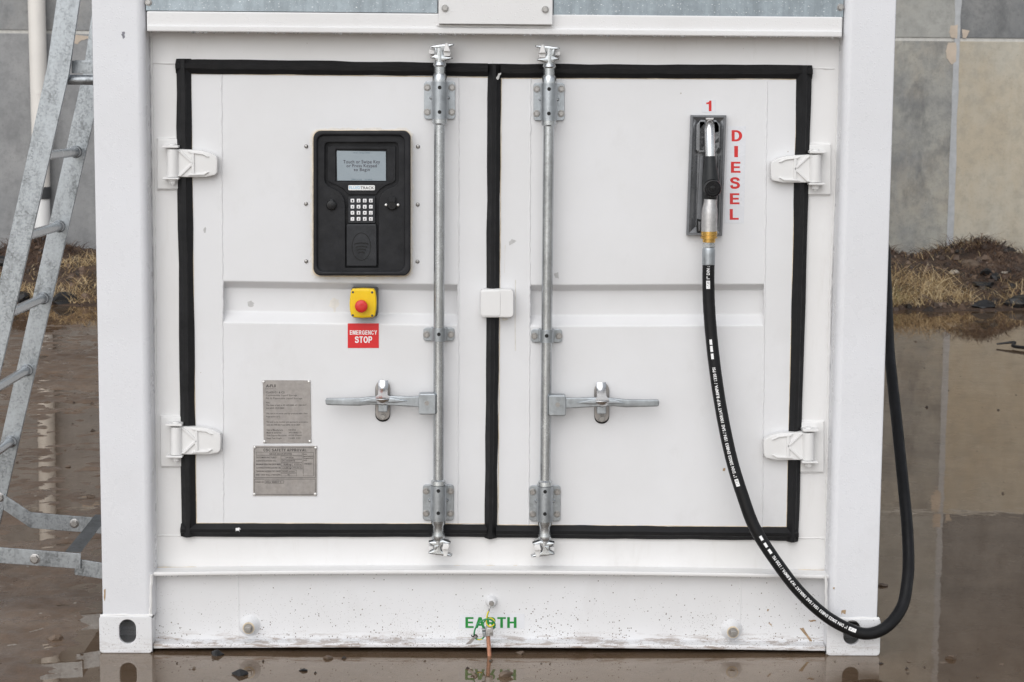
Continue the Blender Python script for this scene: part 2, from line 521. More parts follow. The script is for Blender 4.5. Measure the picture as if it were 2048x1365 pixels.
    for i, p_ in enumerate(sp):
        t_ = (sp[min(i+1, len(sp)-1)]-sp[max(i-1, 0)]).normalized()
        lft.append((p_.x-t_.y*.098, p_.y+t_.x*.098))
        rgt.append((p_.x+t_.y*.098, p_.y-t_.x*.098))
    g_['S'] = (.69, [lft+rgt[::-1]])
    return g_
GLY = _glyphs()
def block(name, parent, body, x0, y0, x1, y1, y, mt, gap=.10):
    """bold sans capitals filling a pixel box on plane y"""
    loops, cur = [], 0.0
    for ch in body:
        if ch == ' ':
            cur += .3
            continue
        w_, ls = GLY[ch]
        loops += [[(a+cur, b_) for a, b_ in lp] for lp in ls]
        cur += w_+gap
    xs_ = [a for lp in loops for a, b_ in lp]
    lo, hi = min(xs_), max(xs_)
    px = [[(x0+(x1-x0)*(a-lo)/(hi-lo), y1+(y0-y1)*b_) for a, b_ in lp] for lp in loops]
    return obj(name, pplate(px[0], y, y+.0003, 0, px[1:]), mt, parent, fin=False)
ROLLP = 0.0078
def text_on(name, parent, body, x0, y0, x1, y1, y, mt, bold=0.0, shear=0.0):
    return obj(name, text(body, x0, y0, x1, y1, y, bold, shear), mt, parent, fin=False)

# shared small parts
def hexbolt_mesh(r=0.0088, h=0.007, washer=True):
    b = bmesh.new()
    parts = [sweep_axis(Vector((0, 0, 0)), Vector((0, -1, 0)), [(0.002, r*0.98), (h, r*0.98), (h+0.0012, r*0.84)], 6)]
    if washer:
        parts.append(sweep_axis(Vector((0, 0, 0)), Vector((0, -1, 0)), [(-0.001, r*1.22), (0.0022, r*1.22), (0.0027, r*1.15)], 18))
    parts.append(sweep_axis(Vector((0, 0, 0)), Vector((0, -1, 0)), [(h, r*0.5), (h+0.0016, r*0.5)], 10))
    me = bpy.data.meshes.new('hexbolt')
    j = join(*parts)
    j.to_mesh(me)
    j.free()
    finish(me)
    me.materials.append(M['steel'])
    return me
HEX = hexbolt_mesh()
def domescrew(r, mt, name):
    j = join(sweep_axis(Vector((0, 0, 0)), Vector((0, -1, 0)), [(-0.001, r), (0.001, r), (0.0026, r*0.82), (0.0036, r*0.4), (0.0034, r*0.18), (0.002, r*0.12)], 14))
    me = bpy.data.meshes.new(name)
    j.to_mesh(me)
    j.free()
    finish(me, 60)
    me.materials.append(M[mt])
    return me
SCREW = domescrew(0.0062, 'steel', 'screw')
RIVET = domescrew(0.0046, 'rivet', 'rivet')
HOLE = None
def put(name, me, px, py, y, parent, rot=0.0):
    o = obj(name, me, None, parent, loc=P(px, py, y), fin=False)
    o.rotation_euler = (0, rot, 0)
    return o
def disc_mesh(r, mt, name, n=16):
    me = bpy.data.meshes.new(name)
    b = sweep_axis(Vector((0, 0, 0)), Vector((0, -1, 0)), [(0, r), (0.0006, r)], n)
    b.to_mesh(me)
    b.free()
    me.materials.append(M[mt])
    return me
BORE = disc_mesh(0.0058, 'hole', 'bore')

# numpy noise
def vnoise(x, y, seed=0):
    xi, yi = np.floor(x).astype(np.int64), np.floor(y).astype(np.int64)
    fx, fy = x-xi, y-yi
    fx, fy = fx*fx*(3-2*fx), fy*fy*(3-2*fy)
    def h(a, b):
        k = (a*374761393+b*668265263+seed*1442695041) & 0xffffffff
        k = ((k ^ (k >> 13))*1274126177) & 0xffffffff
        return ((k ^ (k >> 16)) & 0xffff)/65535.0
    return (h(xi, yi)*(1-fx)+h(xi+1, yi)*fx)*(1-fy)+(h(xi, yi+1)*(1-fx)+h(xi+1, yi+1)*fx)*fy
def fbm(x, y, sc, oc=4, seed=0, gain=0.5):
    s, a, t = 0, 1.0, 0
    for i in range(oc):
        s = s+a*vnoise(x*sc, y*sc, seed+i*17)
        t += a
        a *= gain
        sc *= 2.03
    return s/t
def grid_mesh(name, xs, ys, Z, keep=None):
    nx, ny = len(xs), len(ys)
    XX, YY = np.meshgrid(xs, ys)
    co = np.stack([XX, YY, Z], -1).reshape(-1, 3)
    i = np.arange(nx*ny).reshape(ny, nx)
    f = np.stack([i[:-1, :-1], i[:-1, 1:], i[1:, 1:], i[1:, :-1]], -1).reshape(-1, 4)
    if keep is not None:
        f = f[keep[:-1, :-1].reshape(-1)]
    me = bpy.data.meshes.new(name)
    me.vertices.add(len(co))
    me.vertices.foreach_set('co', co.astype(np.float32).ravel())
    me.loops.add(len(f)*4)
    me.loops.foreach_set('vertex_index', f.astype(np.int32).ravel())
    me.polygons.add(len(f))
    me.polygons.foreach_set('loop_start', np.arange(0, len(f)*4, 4, dtype=np.int32))
    me.polygons.foreach_set('use_smooth', np.ones(len(f), bool))
    me.update(calc_edges=True)
    me.validate()
    return me

# ================================================================== SETTING
def mud_mat():
    m, n, l, b = mat('wet_mud')
    p = pos(n)
    a = noise(n, l, p, 1.3, 6, 0.65)
    c = ramp(n, l, a, [(0.3, (0.112, 0.070, 0.044)), (0.5, (0.175, 0.117, 0.078)), (0.72, (0.265, 0.188, 0.132))])
    g = noise(n, l, p, 60, 4, 0.7)
    c = mixc(n, l, mrange(n, l, g, 0.35, 0.75, 0, 0.6), c, (0.070, 0.052, 0.040))
    v = n.new('ShaderNodeTexVoronoi')
    v.inputs['Scale'].default_value = 26
    l.new(p, v.inputs['Vector'])
    f = math_(n, l, 'MULTIPLY', math_(n, l, 'LESS_THAN', v.outputs['Distance'], 0.16), math_(n, l, 'LESS_THAN', sepz(n, l, v.outputs['Color'], 0), 0.10))
    c = mixc(n, l, f, c, (0.34, 0.30, 0.25))
    l.new(c, b.inputs['Base Color'])
    l.new(mrange(n, l, noise(n, l, p, 7, 5), 0.35, 0.7, 0.22, 0.6), b.inputs['Roughness'])
    bump(n, l, noise(n, l, p, 90, 5, 0.7), 0.5, 0.006, b)
    return m
M['mud'] = mud_mat()
def water_mat():
    m = bpy.data.materials.new('shallow_water')
    m.use_nodes = True
    n, l = m.node_tree.nodes, m.node_tree.links
    n.clear()
    out = n.new('ShaderNodeOutputMaterial')
    fr = n.new('ShaderNodeFresnel')
    fr.inputs['IOR'].default_value = 1.62
    tr = n.new('ShaderNodeBsdfTransparent')
    tr.inputs['Color'].default_value = (0.86, 0.80, 0.73, 1)
    gl = n.new('ShaderNodeBsdfGlossy')
    gl.inputs['Roughness'].default_value = 0.015
    gl.inputs['Color'].default_value = (0.98, 0.92, 0.85, 1)
    mx = n.new('ShaderNodeMixShader')
    p = pos(n)
    bp = n.new('ShaderNodeBump')
    bp.inputs['Strength'].default_value = 0.10
    bp.inputs['Distance'].default_value = 0.002
    l.new(noise(n, l, p, 9, 3, 0.5), bp.inputs['Height'])
    l.new(bp.outputs[0], gl.inputs['Normal'])
    l.new(bp.outputs[0], fr.inputs['Normal'])
    df = n.new('ShaderNodeBsdfDiffuse')
    l.new(ramp(n, l, noise(n, l, p, 1.7, 6, 0.65), [(0.3, (0.140, 0.090, 0.054)), (0.5, (0.205, 0.138, 0.088)), (0.7, (0.275, 0.195, 0.130))]), df.inputs['Color'])
    mk = n.new('ShaderNodeMixShader')
    mk.inputs[0].default_value = 0.5
    l.new(tr.outputs[0], mk.inputs[1])
    l.new(df.outputs[0], mk.inputs[2])
    l.new(fr.outputs[0], mx.inputs[0])
    l.new(mk.outputs[0], mx.inputs[1])
    l.new(gl.outputs[0], mx.inputs[2])
    l.new(mx.outputs[0], out.inputs['Surface'])
    return m
M['water'] = water_mat()

random.seed(4)
rng = np.random.default_rng(7)
# the yard: fine relief where the photograph looks, coarse all round
xs = np.arange(-4.4, 6.2, 0.026)
ys = np.arange(-1.5, 10.8, 0.026)
XX, YY = np.meshgrid(xs, ys)
rel = fbm(XX, YY, 0.55, 3, 3)-0.5
fine = fbm(XX, YY, 5.0, 5, 11, 0.62)-0.5
spk = np.clip(fbm(XX, YY, 13.0, 3, 23, 0.6)-0.70, 0, 1)
lf = np.clip((-1.2-XX)/0.25, 0, 1)*np.clip((YY+0.9)/0.5, 0, 1)*np.clip((9.5-YY)/2, 0, 1)           # rougher mud on the ladder side
fin2 = fbm(XX*0.8, YY, 16.0, 4, 41, 0.7)-0.5
Z = -0.0072+0.016*rel+0.018*fine+0.05*spk+0.013*fin2+lf*(0.0078+0.020*fin2+0.0045*np.clip((1.6-YY)/0.8, 0, 1))+0.0035*np.clip((-0.55-XX)/0.4, 0, 1)*np.clip((-0.22-YY)/0.12, 0, 1)
Z += -0.005*np.clip((XX-1.0)/0.8, 0, 1)*np.clip((YY-0.5)/1.0, 0, 1)      # deeper on the right
Z += 0.004*np.exp(-((YY+0.85)/0.18)**2)*np.clip((0.2-XX), 0, 1)
Z = np.where((np.abs(XX) < 1.3) & (YY > -0.08), np.minimum(Z, -0.004), Z)
edge = np.minimum.reduce([XX-xs[0], xs[-1]-XX, YY-ys[0], ys[-1]-YY])
Z -= np.clip(0.3-edge, 0, 0.3)*0.12
gm = grid_mesh('yard_ground', xs, ys, Z)
props(obj('yard_ground', gm, 'mud', fin=False), 'wet brown mud and gravel yard', 'ground', kind='structure')
xo = np.concatenate([np.linspace(-300, -20, 15), np.arange(-19, 20, 0.25), np.linspace(20, 300, 15)])
yo = np.concatenate([np.linspace(-300, -16, 15), np.arange(-15, 14, 0.25), np.linspace(14, 300, 15)])
XO, YO = np.meshgrid(xo, yo)
ZO = -0.02+0.05*(fbm(XO, YO, 0.5, 4, 5)-0.5)
inn = (XO > -4.6) & (XO < 6.4) & (YO > -1.7) & (YO < 11.0)
ZO = np.where(inn, -0.07, ZO)
props(obj('open_ground', grid_mesh('open_ground', xo, yo, ZO), 'mud', fin=False), 'flat muddy ground all round the yard', 'ground', kind='structure')
wb = bmesh.new()
wv = [wb.verts.new(c) for c in ((-22, -16, 0), (22, -16, 0), (22, 13.1, 0), (-22, 13.1, 0))]
wb.faces.new(wv)
props(obj('puddle_water', wb, 'water'), 'shallow rain water standing over the yard', 'water', kind='structure')

# ---- concrete wall
WY = 13.25
def concrete(name, a, b_, seed, stain=0.6, warm=0.0):
    m, n, l, bs = mat(name)
    p = scaled(n, l, pos(n), (1, 1, 1), (seed*7.3, seed*1.7, seed*3.1))
    f = noise(n, l, p, 0.9, 8, 0.68)
    c = mixc(n, l, mrange(n, l, f, 0.36, 0.64, 0, 1), a, b_)
    bl = noise(n, l, scaled(n, l, p, (1.6, 1, 0.7)), 2.6, 7, 0.7)
    c = mixc(n, l, mrange(n, l, bl, 0.5, 0.68, 0, stain), c, tuple(v*0.55 for v in a))
    st = noise(n, l, scaled(n, l, p, (9, 9, 0.5)), 1.0, 4, 0.6)
    c = mixc(n, l, mrange(n, l, st, 0.58, 0.75, 0, 0.30), c, tuple(v*0.6 for v in b_))
    if warm:
        wn = noise(n, l, scaled(n, l, p, (1, 1, 0.6)), 1.4, 6, 0.7)
        c = mixc(n, l, mrange(n, l, wn, 0.40, 0.62, 0, warm), c, (0.42, 0.35, 0.25))
    fm_ = noise(n, l, p, 9.0, 8, 0.75)
    c = mixc(n, l, mrange(n, l, fm_, 0.45, 0.62, 0, 0.38), c, tuple(v*0.62 for v in a))
    pz_ = noise(n, l, p, 70.0, 3, 0.6)
    c = mixc(n, l, mrange(n, l, pz_, 0.64, 0.70, 0, 0.5), c, tuple(v*0.5 for v in a))
    pt = noise(n, l, p, 3.4, 5, 0.75)
    c = mixc(n, l, mrange(n, l, pt, 0.71, 0.735, 0, 0.6), c, (0.50, 0.42, 0.33))
    l.new(c, bs.inputs['Base Color'])
    bs.inputs['Roughness'].default_value = 0.75
    bump(n, l, noise(n, l, p, 40, 6, 0.7), 0.25, 0.006, bs)
    return m
wall = thing('concrete_wall', (0, WY, 0), 'grey precast concrete panel wall across the back of the yard', 'wall')
jz = P(1980, 80, WY).z
jzl = P(90, 67, WY).z
jx = P(1908, 250, WY).x
vj = [-16.5, -7.2, jx, jx+9.0, jx+18]
g = 0.016
cols = {(1, 0): ((0.235, 0.24, 0.245), (0.31, 0.31, 0.31), 1, 0.4, 0.0), (1, 1): ((0.22, 0.228, 0.235), (0.31, 0.313, 0.315), 2, 0.45, 0.15),
        (2, 0): ((0.43, 0.405, 0.345), (0.51, 0.475, 0.395), 5, 0.12, 0.65), (2, 1): ((0.13, 0.14, 0.15), (0.24, 0.24, 0.235), 4, 0.6, 0.0),
        (1, 2): ((0.20, 0.205, 0.21), (0.39, 0.38, 0.335), 3, 0.75, 0.45)}
vj2 = [(-16.5, -7.2, 1), (-7.2, 0.4, 1), (0.4, jx, 3), (jx, jx+9, 2), (jx+9, jx+18, 1)]
def cmat(i, r):
    key = (i, r)
    k = 'conc%d_%d' % key
    if k not in M:
        a = {(1, 0): cols[(1, 0)], (1, 1): cols[(1, 1)], (3, 0): cols[(1, 2)], (3, 1): ((0.31, 0.31, 0.29), (0.42, 0.415, 0.385), 8, 0.25, 0.2), (2, 0): cols[(2, 0)], (2, 1): cols[(2, 1)]}[key]
        M[k] = concrete(k, *a)
    return M[k]
for (x0, x1, ci) in vj2:
    for r, (z0, z1) in enumerate(((-0.3, jz-g), (jz+g, 6.8))):
        gg = g if x0 > 0.5 or x1 > 0.5 else 0.004
        obj('panel', box(x0+gg, x1-gg, WY, WY+0.18, z0, z1, 0.008), cmat(ci, r), wall)
M['joint'] = simple('grey_joint_sealant', (0.40, 0.41, 0.42), 0.6, 0, 0.12, 12)
M['joint_light'] = simple('pale_joint_mortar', (0.52, 0.51, 0.48), 0.7, 0, 0.12, 20)
obj('horizontal_joint', box(-16.5, jx+18, WY+0.012, WY+0.1, jz-g-0.01, jz+g+0.01), 'joint_light', wall)
M['mortar'] = simple('mortar_patch', (0.50, 0.42, 0.34), 0.8, 0, 0.12, 9)
jb = bmesh.new()
for i in range(60):
    z = -0.3+i*0.12
    wx = 0.022+0.010*random.random()
    for s in (-1, 1):
        jb.verts.new((jx+s*(wx+0.006*random.random()), WY-0.003, z))
jb.verts.ensure_lookup_table()
for i in range(59):
    jb.faces.new((jb.verts[2*i], jb.verts[2*i+1], jb.verts[2*i+3], jb.verts[2*i+2]))
obj('vertical_joint', jb, 'joint', wall)
def blotch(pts, y0, th=0.004):
    """smear with a ragged outline, from photo pixels"""
    out = []
    n = len(pts)
    for i in range(n):
        a, b_ = pts[i], pts[(i+1) % n]
        for k in range(3):
            t = k/3
            out.append((a[0]+(b_[0]-a[0])*t+random.uniform(-1, 1), a[1]+(b_[1]-a[1])*t+random.uniform(-1, 1)))
    return pplate(out, y0, y0+th)
obj('mortar_patch', blotch([(1901, 52), (1915, 50), (1914, 78), (1902, 76), (1899, 64)], WY-0.004), 'mortar', wall)
obj('mortar_patch', blotch([(1896, 86), (1913, 86), (1912, 124), (1904, 129), (1893, 116), (1892, 103)], WY-0.004), 'mortar', wall)
obj('mortar_patch', blotch([(1925, 58), (1939, 62), (1932, 77), (1925, 77)], WY-0.004), 'mortar', wall)
obj('mortar_patch', blotch([(148, 70), (182, 74), (180, 78), (163, 80), (155, 88), (146, 86)], WY-0.004), 'mortar', wall)

# ---- downpipe
px0, px1 = P(73, 20, WY-0.1), P(88, 480, WY-0.1)
pxm = (px0.x+px1.x)/2
dp = thing('downpipe', (pxm, WY-0.1, 0), 'cream plastic downpipe with black collar on the concrete wall behind the ladder', 'pipe')
zc0, zc1 = P(95, 398, WY-0.1).z, P(95, 374, WY-0.1).z
pr = 0.083
obj('pipe_upper', sweep([(px0.x-0.02, WY-0.1, 6.5), (pxm, WY-0.1, zc1)], pr, 24), 'pipe', dp)
obj('collar', lathe((pxm, WY-0.1, zc0), (0, 0, 1), [(0, pr+.004), (0.01, pr+.008), (zc1-zc0-.01, pr+.008), (zc1-zc0, pr+.004)], 24), 'dark_base', dp)
obj('pipe_lower', sweep([(pxm, WY-0.1, zc0), (pxm, WY-0.1, -0.1)], pr-0.006, 24), 'pipe_white', dp)
for z in (1.75, 3.6):
    obj('pipe_clip', lathe((pxm, WY-0.1, z), (0, 0, 1), [(0, pr+.003), (0.03, pr+.003)], 24), 'pipe', dp)

# ---- dirt bank
def bank_h(x, y):
    front = 10.15+0.35*(vnoise(x*1.3, x*0+3, 5)-0.5)+0.2*(vnoise(x*4, x*0+9, 6)-0.5)
    t = np.clip((y-front)/1.5, 0, 1)
    h = 0.24*t*t*(3-2*t)
    h = h+0.10*np.clip(t*2, 0, 1)*(fbm(x, y, 2.2, 5, 31, 0.6)-0.45)
    h = h+0.045*np.clip(t*2, 0, 1)*(fbm(x, y, 11, 3, 37, 0.6)-0.5)
    for cx_, cy_, r_, a_ in ((4.62, 12.35, 0.42, 0.20), (3.75, 12.7, 0.30, 0.10), (-4.15, 12.1, 0.35, 0.20), (6.0, 11.6, 0.6, 0.15)):
        h = h+a_*np.exp(-(((x-cx_)/r_)**2+((y-cy_)/r_)**2))
    gap = np.clip((np.abs(x)-1.36)/0.35, 0, 1)
    return (h+0.012)*gap*np.clip((y-front+0.05)/0.12, 0, 1)-0.02
def soil_mat():
    m, n, l, b = mat('dark_soil')
    p = pos(n)
    c = ramp(n, l, noise(n, l, p, 6, 7, 0.7), [(0.3, (0.022, 0.014, 0.010)), (0.5, (0.062, 0.036, 0.023)), (0.68, (0.125, 0.078, 0.050)), (0.8, (0.19, 0.15, 0.115))])
    l.new(c, b.inputs['Base Color'])
    b.inputs['Roughness'].default_value = 0.75
    bump(n, l, noise(n, l, p, 45, 6, 0.75), 0.9, 0.02, b)
    return m
M['soil'] = soil_mat()
bx_ = np.arange(-9, 10, 0.035)
by_ = np.arange(9.7, 13.24, 0.035)
BX, BY = np.meshgrid(bx_, by_)
BZ = bank_h(BX, BY)
props(obj('dirt_bank', grid_mesh('dirt_bank', bx_, by_, BZ), 'soil', fin=False), 'low bank of dark soil along the foot of the wall', 'terrain', kind='structure')

def blades(name, spots, mt, label, hgt=(0.1, 0.3), wid=0.004, lean=0.8, cat='grass'):
    V, F = [], []
    for (x, y, z, s) in spots:
        a = random.uniform(0, 2*math.pi)
        h = random.uniform(*hgt)*s
        ln = random.uniform(0.15, 1.0)*lean*h
        if random.random() < 0.5:
            h *= 0.4
            ln *= 1.3
        dx, dy = math.cos(a)*ln, math.sin(a)*ln*0.7
        w_ = wid*random.uniform(0.6, 1.3)
        droop = random.uniform(0.0, 0.55)
        pts = [(0, 0, 0), (dx*.35, dy*.35, h*.55), (dx*.8, dy*.8, h*(.95-.3*droop)), (dx*1.3, dy*1.3, h*(1.05-droop))]
        k = len(V)
        for i, q in enumerate(pts):
            ww = w_*(1-0.25*i)
            V.append((x+q[0]-ww/2, y+q[1], z+q[2]))
            V.append((x+q[0]+ww/2, y+q[1]+ww*0.5*random.uniform(-1, 1), z+q[2]))
        for i in range(3):
            F.append((k+2*i, k+2*i+1, k+2*i+3, k+2*i+2))
    me = bpy.data.meshes.new(name)
    me.from_pydata(V, [], F)
    return props(obj(name, me, mt, fin=False), label, cat, kind='stuff')
def blade_mat(name, stops):
    m, n, l, b = mat(name)
    gi = n.new('ShaderNodeNewGeometry')
    f = math_(n, l, 'ADD', math_(n, l, 'MULTIPLY', gi.outputs['Random Per Island'], 0.6), math_(n, l, 'MULTIPLY', noise(n, l, gi.outputs['Position'], 2.0, 3), 0.4))
    l.new(ramp(n, l, f, stops), b.inputs['Base Color'])
    b.inputs['Roughness'].default_value = 0.6
    return m
M['straw'] = blade_mat('dry_straw', [(0.2, (0.13, 0.080, 0.034)), (0.42, (0.34, 0.225, 0.10)), (0.6, (0.52, 0.38, 0.20)), (0.8, (0.66, 0.53, 0.33))])
M['greenish'] = blade_mat('green_straw', [(0.2, (0.07, 0.075, 0.022)), (0.5, (0.16, 0.15, 0.045)), (0.8, (0.33, 0.26, 0.10))])
M['root'] = blade_mat('dark_roots', [(0.2, (0.018, 0.009, 0.006)), (0.5, (0.055, 0.026, 0.016)), (0.8, (0.15, 0.085, 0.045))])
def spots(n, cx_, cy_, rx, ry, s=1.0, gauss=True):
    o = []
    for i in range(n):
        if gauss:
            x, y = random.gauss(cx_, rx*0.55), random.gauss(cy_, ry*0.55)
        else:
            x, y = random.uniform(cx_-rx, cx_+rx), random.uniform(cy_-ry, cy_+ry)
        if abs(x) < 1.5 or y > 13.15 or y < 9.95:
            continue
        z = float(bank_h(np.array([x]), np.array([y]))[0])-0.01
        if z < 0.0:
            continue
        o.append((x, y, z, s*random.uniform(0.6, 1.2)))
    return o
def clumps(n, cx_, cy_, rx, ry, k, r=0.09, sc=1.0):
    o = []
    for i in range(n):
        x, y = random.gauss(cx_, rx*0.55), random.gauss(cy_, ry*0.55)
        o.append((x, y, k, r*random.uniform(.6, 1.4), sc*random.uniform(.6, 1.25)))
    xs_, ys_, ss = [], [], []
    for x, y, kk, rr, sz in o:
        for j in range(int(kk*random.uniform(.5, 1.5))):
            xs_.append(random.gauss(x, rr))
            ys_.append(random.gauss(y, rr))
            ss.append(sz)
    xa, ya = np.array(xs_), np.array(ys_)
    za = bank_h(xa, ya)-0.008
    ok = (np.abs(xa) > 1.5) & (ya < 13.15) & (ya > 9.95) & (za > 0.002)
    return [(float(a_), float(b_), float(c_), d_) for a_, b_, c_, d_, q in zip(xa, ya, za, ss, ok) if q]
straw = clumps(24, 3.35, 10.7, 0.40, 0.45, 75, .09, 1.2)+clumps(26, 4.15, 10.65, 0.7, 0.36, 55, .085, 1.0)+clumps(16, 5.1, 10.5, 0.8, 0.35, 45, .10, .7)
straw += clumps(9, 4.6, 12.2, 0.6, 0.35, 30, .12, .7)+clumps(30, 7.0, 11.2, 1.6, 0.9, 50, .12, .9)
straw += clumps(30, -3.9, 10.6, 0.8, 0.35, 60, .10, .8)+clumps(12, -4.5, 11.2, 0.7, 0.4, 40, .1, .6)+clumps(8, -3.65, 11.6, 0.3, 0.25, 45, .08, .9)+clumps(30, -7.0, 11.2, 1.6, 0.9, 50, .12, .8)
blades('dry_grass', straw, 'straw', 'dry straw-coloured grass tufts on the dirt bank', (0.04, 0.15), 0.0045, 2.3)
blades('green_grass', clumps(8, 3.3, 10.7, 0.2, 0.25, 60, .08, 1.0), 'greenish', 'olive green grass tuft beside the right container post', (0.06, 0.18), 0.0045, 1.5)
roots = clumps(16, 4.62, 12.3, 0.36, 0.25, 75, .10, .9)+clumps(7, 3.8, 12.65, 0.3, 0.2, 60, .09, .6)+clumps(16, -4.0, 12.0, 0.4, 0.3, 70, .10, .8)+clumps(26, -4.5, 11.4, 0.7, 0.5, 45, .12, .5)+clumps(18, 5.5, 10.6, 0.5, 0.35, 45, .10, .5)+clumps(60, 4.4, 11.2, 1.2, 0.7, 28, .12, .55)
blades('matted_roots', roots, 'root', 'dark brown matted roots heaped on the dirt bank', (0.04, 0.13), 0.0065, 3.0, 'roots')
# crumbled soil: lumps too small and too many to count
SV, SF = [], []
nl = 5200
lx = rng.uniform(1.6, 9.0, nl)*np.where(rng.random(nl) < .42, -1, 1)
lyy = rng.uniform(10.2, 13.1, nl)
lz_ = bank_h(lx, lyy)
for x, y, z in zip(lx, lyy, lz_):
    if z < .0:
        continue
    r_ = .012+.035*random.random()**3
    k = len(SV)
    ph = random.uniform(0, 6.28)
    for j in range(5):
        a_ = ph+j*1.2566
        q_ = random.uniform(.7, 1.2)
        SV.append((x+math.cos(a_)*r_*q_*1.2, y+math.sin(a_)*r_*q_, z-.004))
    for j in range(5):
        a_ = ph+.5+j*1.2566
        q_ = random.uniform(.4, .8)
        SV.append((x+math.cos(a_)*r_*q_, y+math.sin(a_)*r_*q_*.8, z+r_*random.uniform(.5, 1.0)))
    for j in range(5):
        j2 = (j+1) % 5
        SF += [(k+j, k+j2, k+5+j), (k+j2, k+5+j2, k+5+j)]
    SF.append(tuple(k+5+j for j in range(5)))
me = bpy.data.meshes.new('soil_crumbs')
me.from_pydata(SV, [], SF)
M['crumb'] = blade_mat('soil_crumbs', [(0.2, (0.016, 0.012, 0.010)), (0.5, (0.058, 0.034, 0.022)), (0.75, (0.14, 0.088, 0.056)), (0.88, (0.22, 0.18, 0.15))])
props(obj('soil_crumbs', me, 'crumb', fin=False), 'crumbled dark soil lumps covering the dirt bank', 'soil', kind='stuff')

M['asphalt'] = simple('black_asphalt', (0.008, 0.008, 0.009), 0.5, 0, 0.4, 30, 0.6, 60)
M['stone'] = simple('brown_stone', (0.12, 0.085, 0.06), 0.55, 0, 0.35, 20, 0.6, 60)
M['stone_pale'] = simple('pale_stone', (0.34, 0.30, 0.25), 0.6, 0, 0.2, 20, 0.5, 60)
def rock(name, mt, loc, size, label, cat='rock', group=None, seed=0, sub=2):
    b = bmesh.new()
    bmesh.ops.create_icosphere(b, subdivisions=sub, radius=1.0)
    rr = random.Random(seed)
    pl = [(Vector((rr.uniform(-1, 1), rr.uniform(-1, 1), rr.uniform(-1, 1))).normalized(), rr.uniform(0.45, 0.85)) for _ in range(9)]
    for v in b.verts:
        for nn, d in pl:
            e = v.co.dot(nn)-d
            if e > 0:
                v.co -= nn*e
        v.co *= 1+rr.uniform(-0.13, 0.13)
        v.co = Vector((v.co.x*size[0], v.co.y*size[1], v.co.z*size[2]))
    o = obj(name, b, mt, loc=loc, sharp=14)
    return props(o, label, cat, group)
def bank_pt(px, py):
    """where the pixel's ray meets the bank"""
    d = ray(px, py).normalized()
    t = 14.0
    while t < 20:
        q = CAM+d*t
        if q.z <= float(bank_h(np.array([q.x]), np.array([q.y]))[0]):
            return q
        t += 0.02
    return CAM+d*17
for i, (px, py, s, mt, lb) in enumerate([
        (1971, 614, (.16, .09, .07), 'asphalt', 'flat black asphalt slab lying on straw at the edge of the right puddle'),
        (2040, 612, (.20, .12, .15), 'asphalt', 'large black lump at the right edge of the picture on the bank'),
        (1977, 553, (.10, .08, .10), 'asphalt', 'upright black lump high on the right bank'),
        (1993, 560, (.09, .08, .08), 'asphalt', 'black lump just right of the upright one on the right bank'),
        (1968, 573, (.15, .08, .07), 'asphalt', 'black broken lump in the middle of the right bank above the straw'),
        (1940, 533, (.13, .10, .10), 'stone', 'brown rounded clod under the root heap on the right bank'),
        (1842, 598, (.10, .07, .05), 'stone', 'grey brown flat stone in the straw near the right post'),
        (132, 606, (.17, .12, .11), 'asphalt', 'dark grey boulder at the water edge beside the left container post'),
        (47, 602, (.13, .1, .09), 'asphalt', 'dark boulder at the water edge behind the ladder'),
        (8, 530, (.2, .12, .13), 'asphalt', 'dark clod at the left edge of the picture against the wall'),
        (1906, 548, (.07, .06, .05), 'stone_pale', 'small pale stone in the soil below the vertical joint'),
        (2010, 547, (.05, .04, .03), 'stone_pale', 'small white stone on the right bank'),
        (1857, 571, (.06, .05, .04), 'stone_pale', 'pale stone between the two straw clumps on the right')]):
    q = bank_pt(px, py)
    s = (s[0]*.78, s[1]*.8, s[2]*.68)
    rock('rubble_chunk' if mt == 'asphalt' else 'stone', mt, (q.x, q.y, q.z+s[2]*0.25), s, lb, 'rubble' if mt == 'asphalt' else 'stone', 'rubble on the dirt bank', 50+i)
# dead twigs sticking out of the bank
M['twig'] = simple('dead_twig', (0.030, 0.020, 0.015), 0.7, 0, 0.3, 40)
for i, (pp, lb) in enumerate([
        ([(1804, 503), (1815, 514), (1826, 520), (1836, 523)], 'thin dark twig leaning on the wall just right of the right post'),
        ([(1836, 514), (1850, 513), (1868, 510), (1885, 512)], 'long thin twig lying along the foot of the wall under the vertical joint'),
        ([(1929, 482), (1937, 492), (1939, 499), (1943, 473)], 'forked pale twig above the left side of the right root heap'),
        ([(2012, 482), (2003, 492), (1998, 502)], 'bare twig above the right side of the right root heap'),
        ([(146, 492), (150, 505), (158, 512), (176, 498)], 'curled root standing against the wall beside the left post')]):
    yb = 12.9 if i != 2 else 12.5
    tp = smooth_path([P(a_, b_, yb) for a_, b_ in pp], 6)
    props(obj('twig', sweep(tp, [.007]*len(tp), 6), 'twig'), lb, 'twig', 'twigs on the dirt bank')
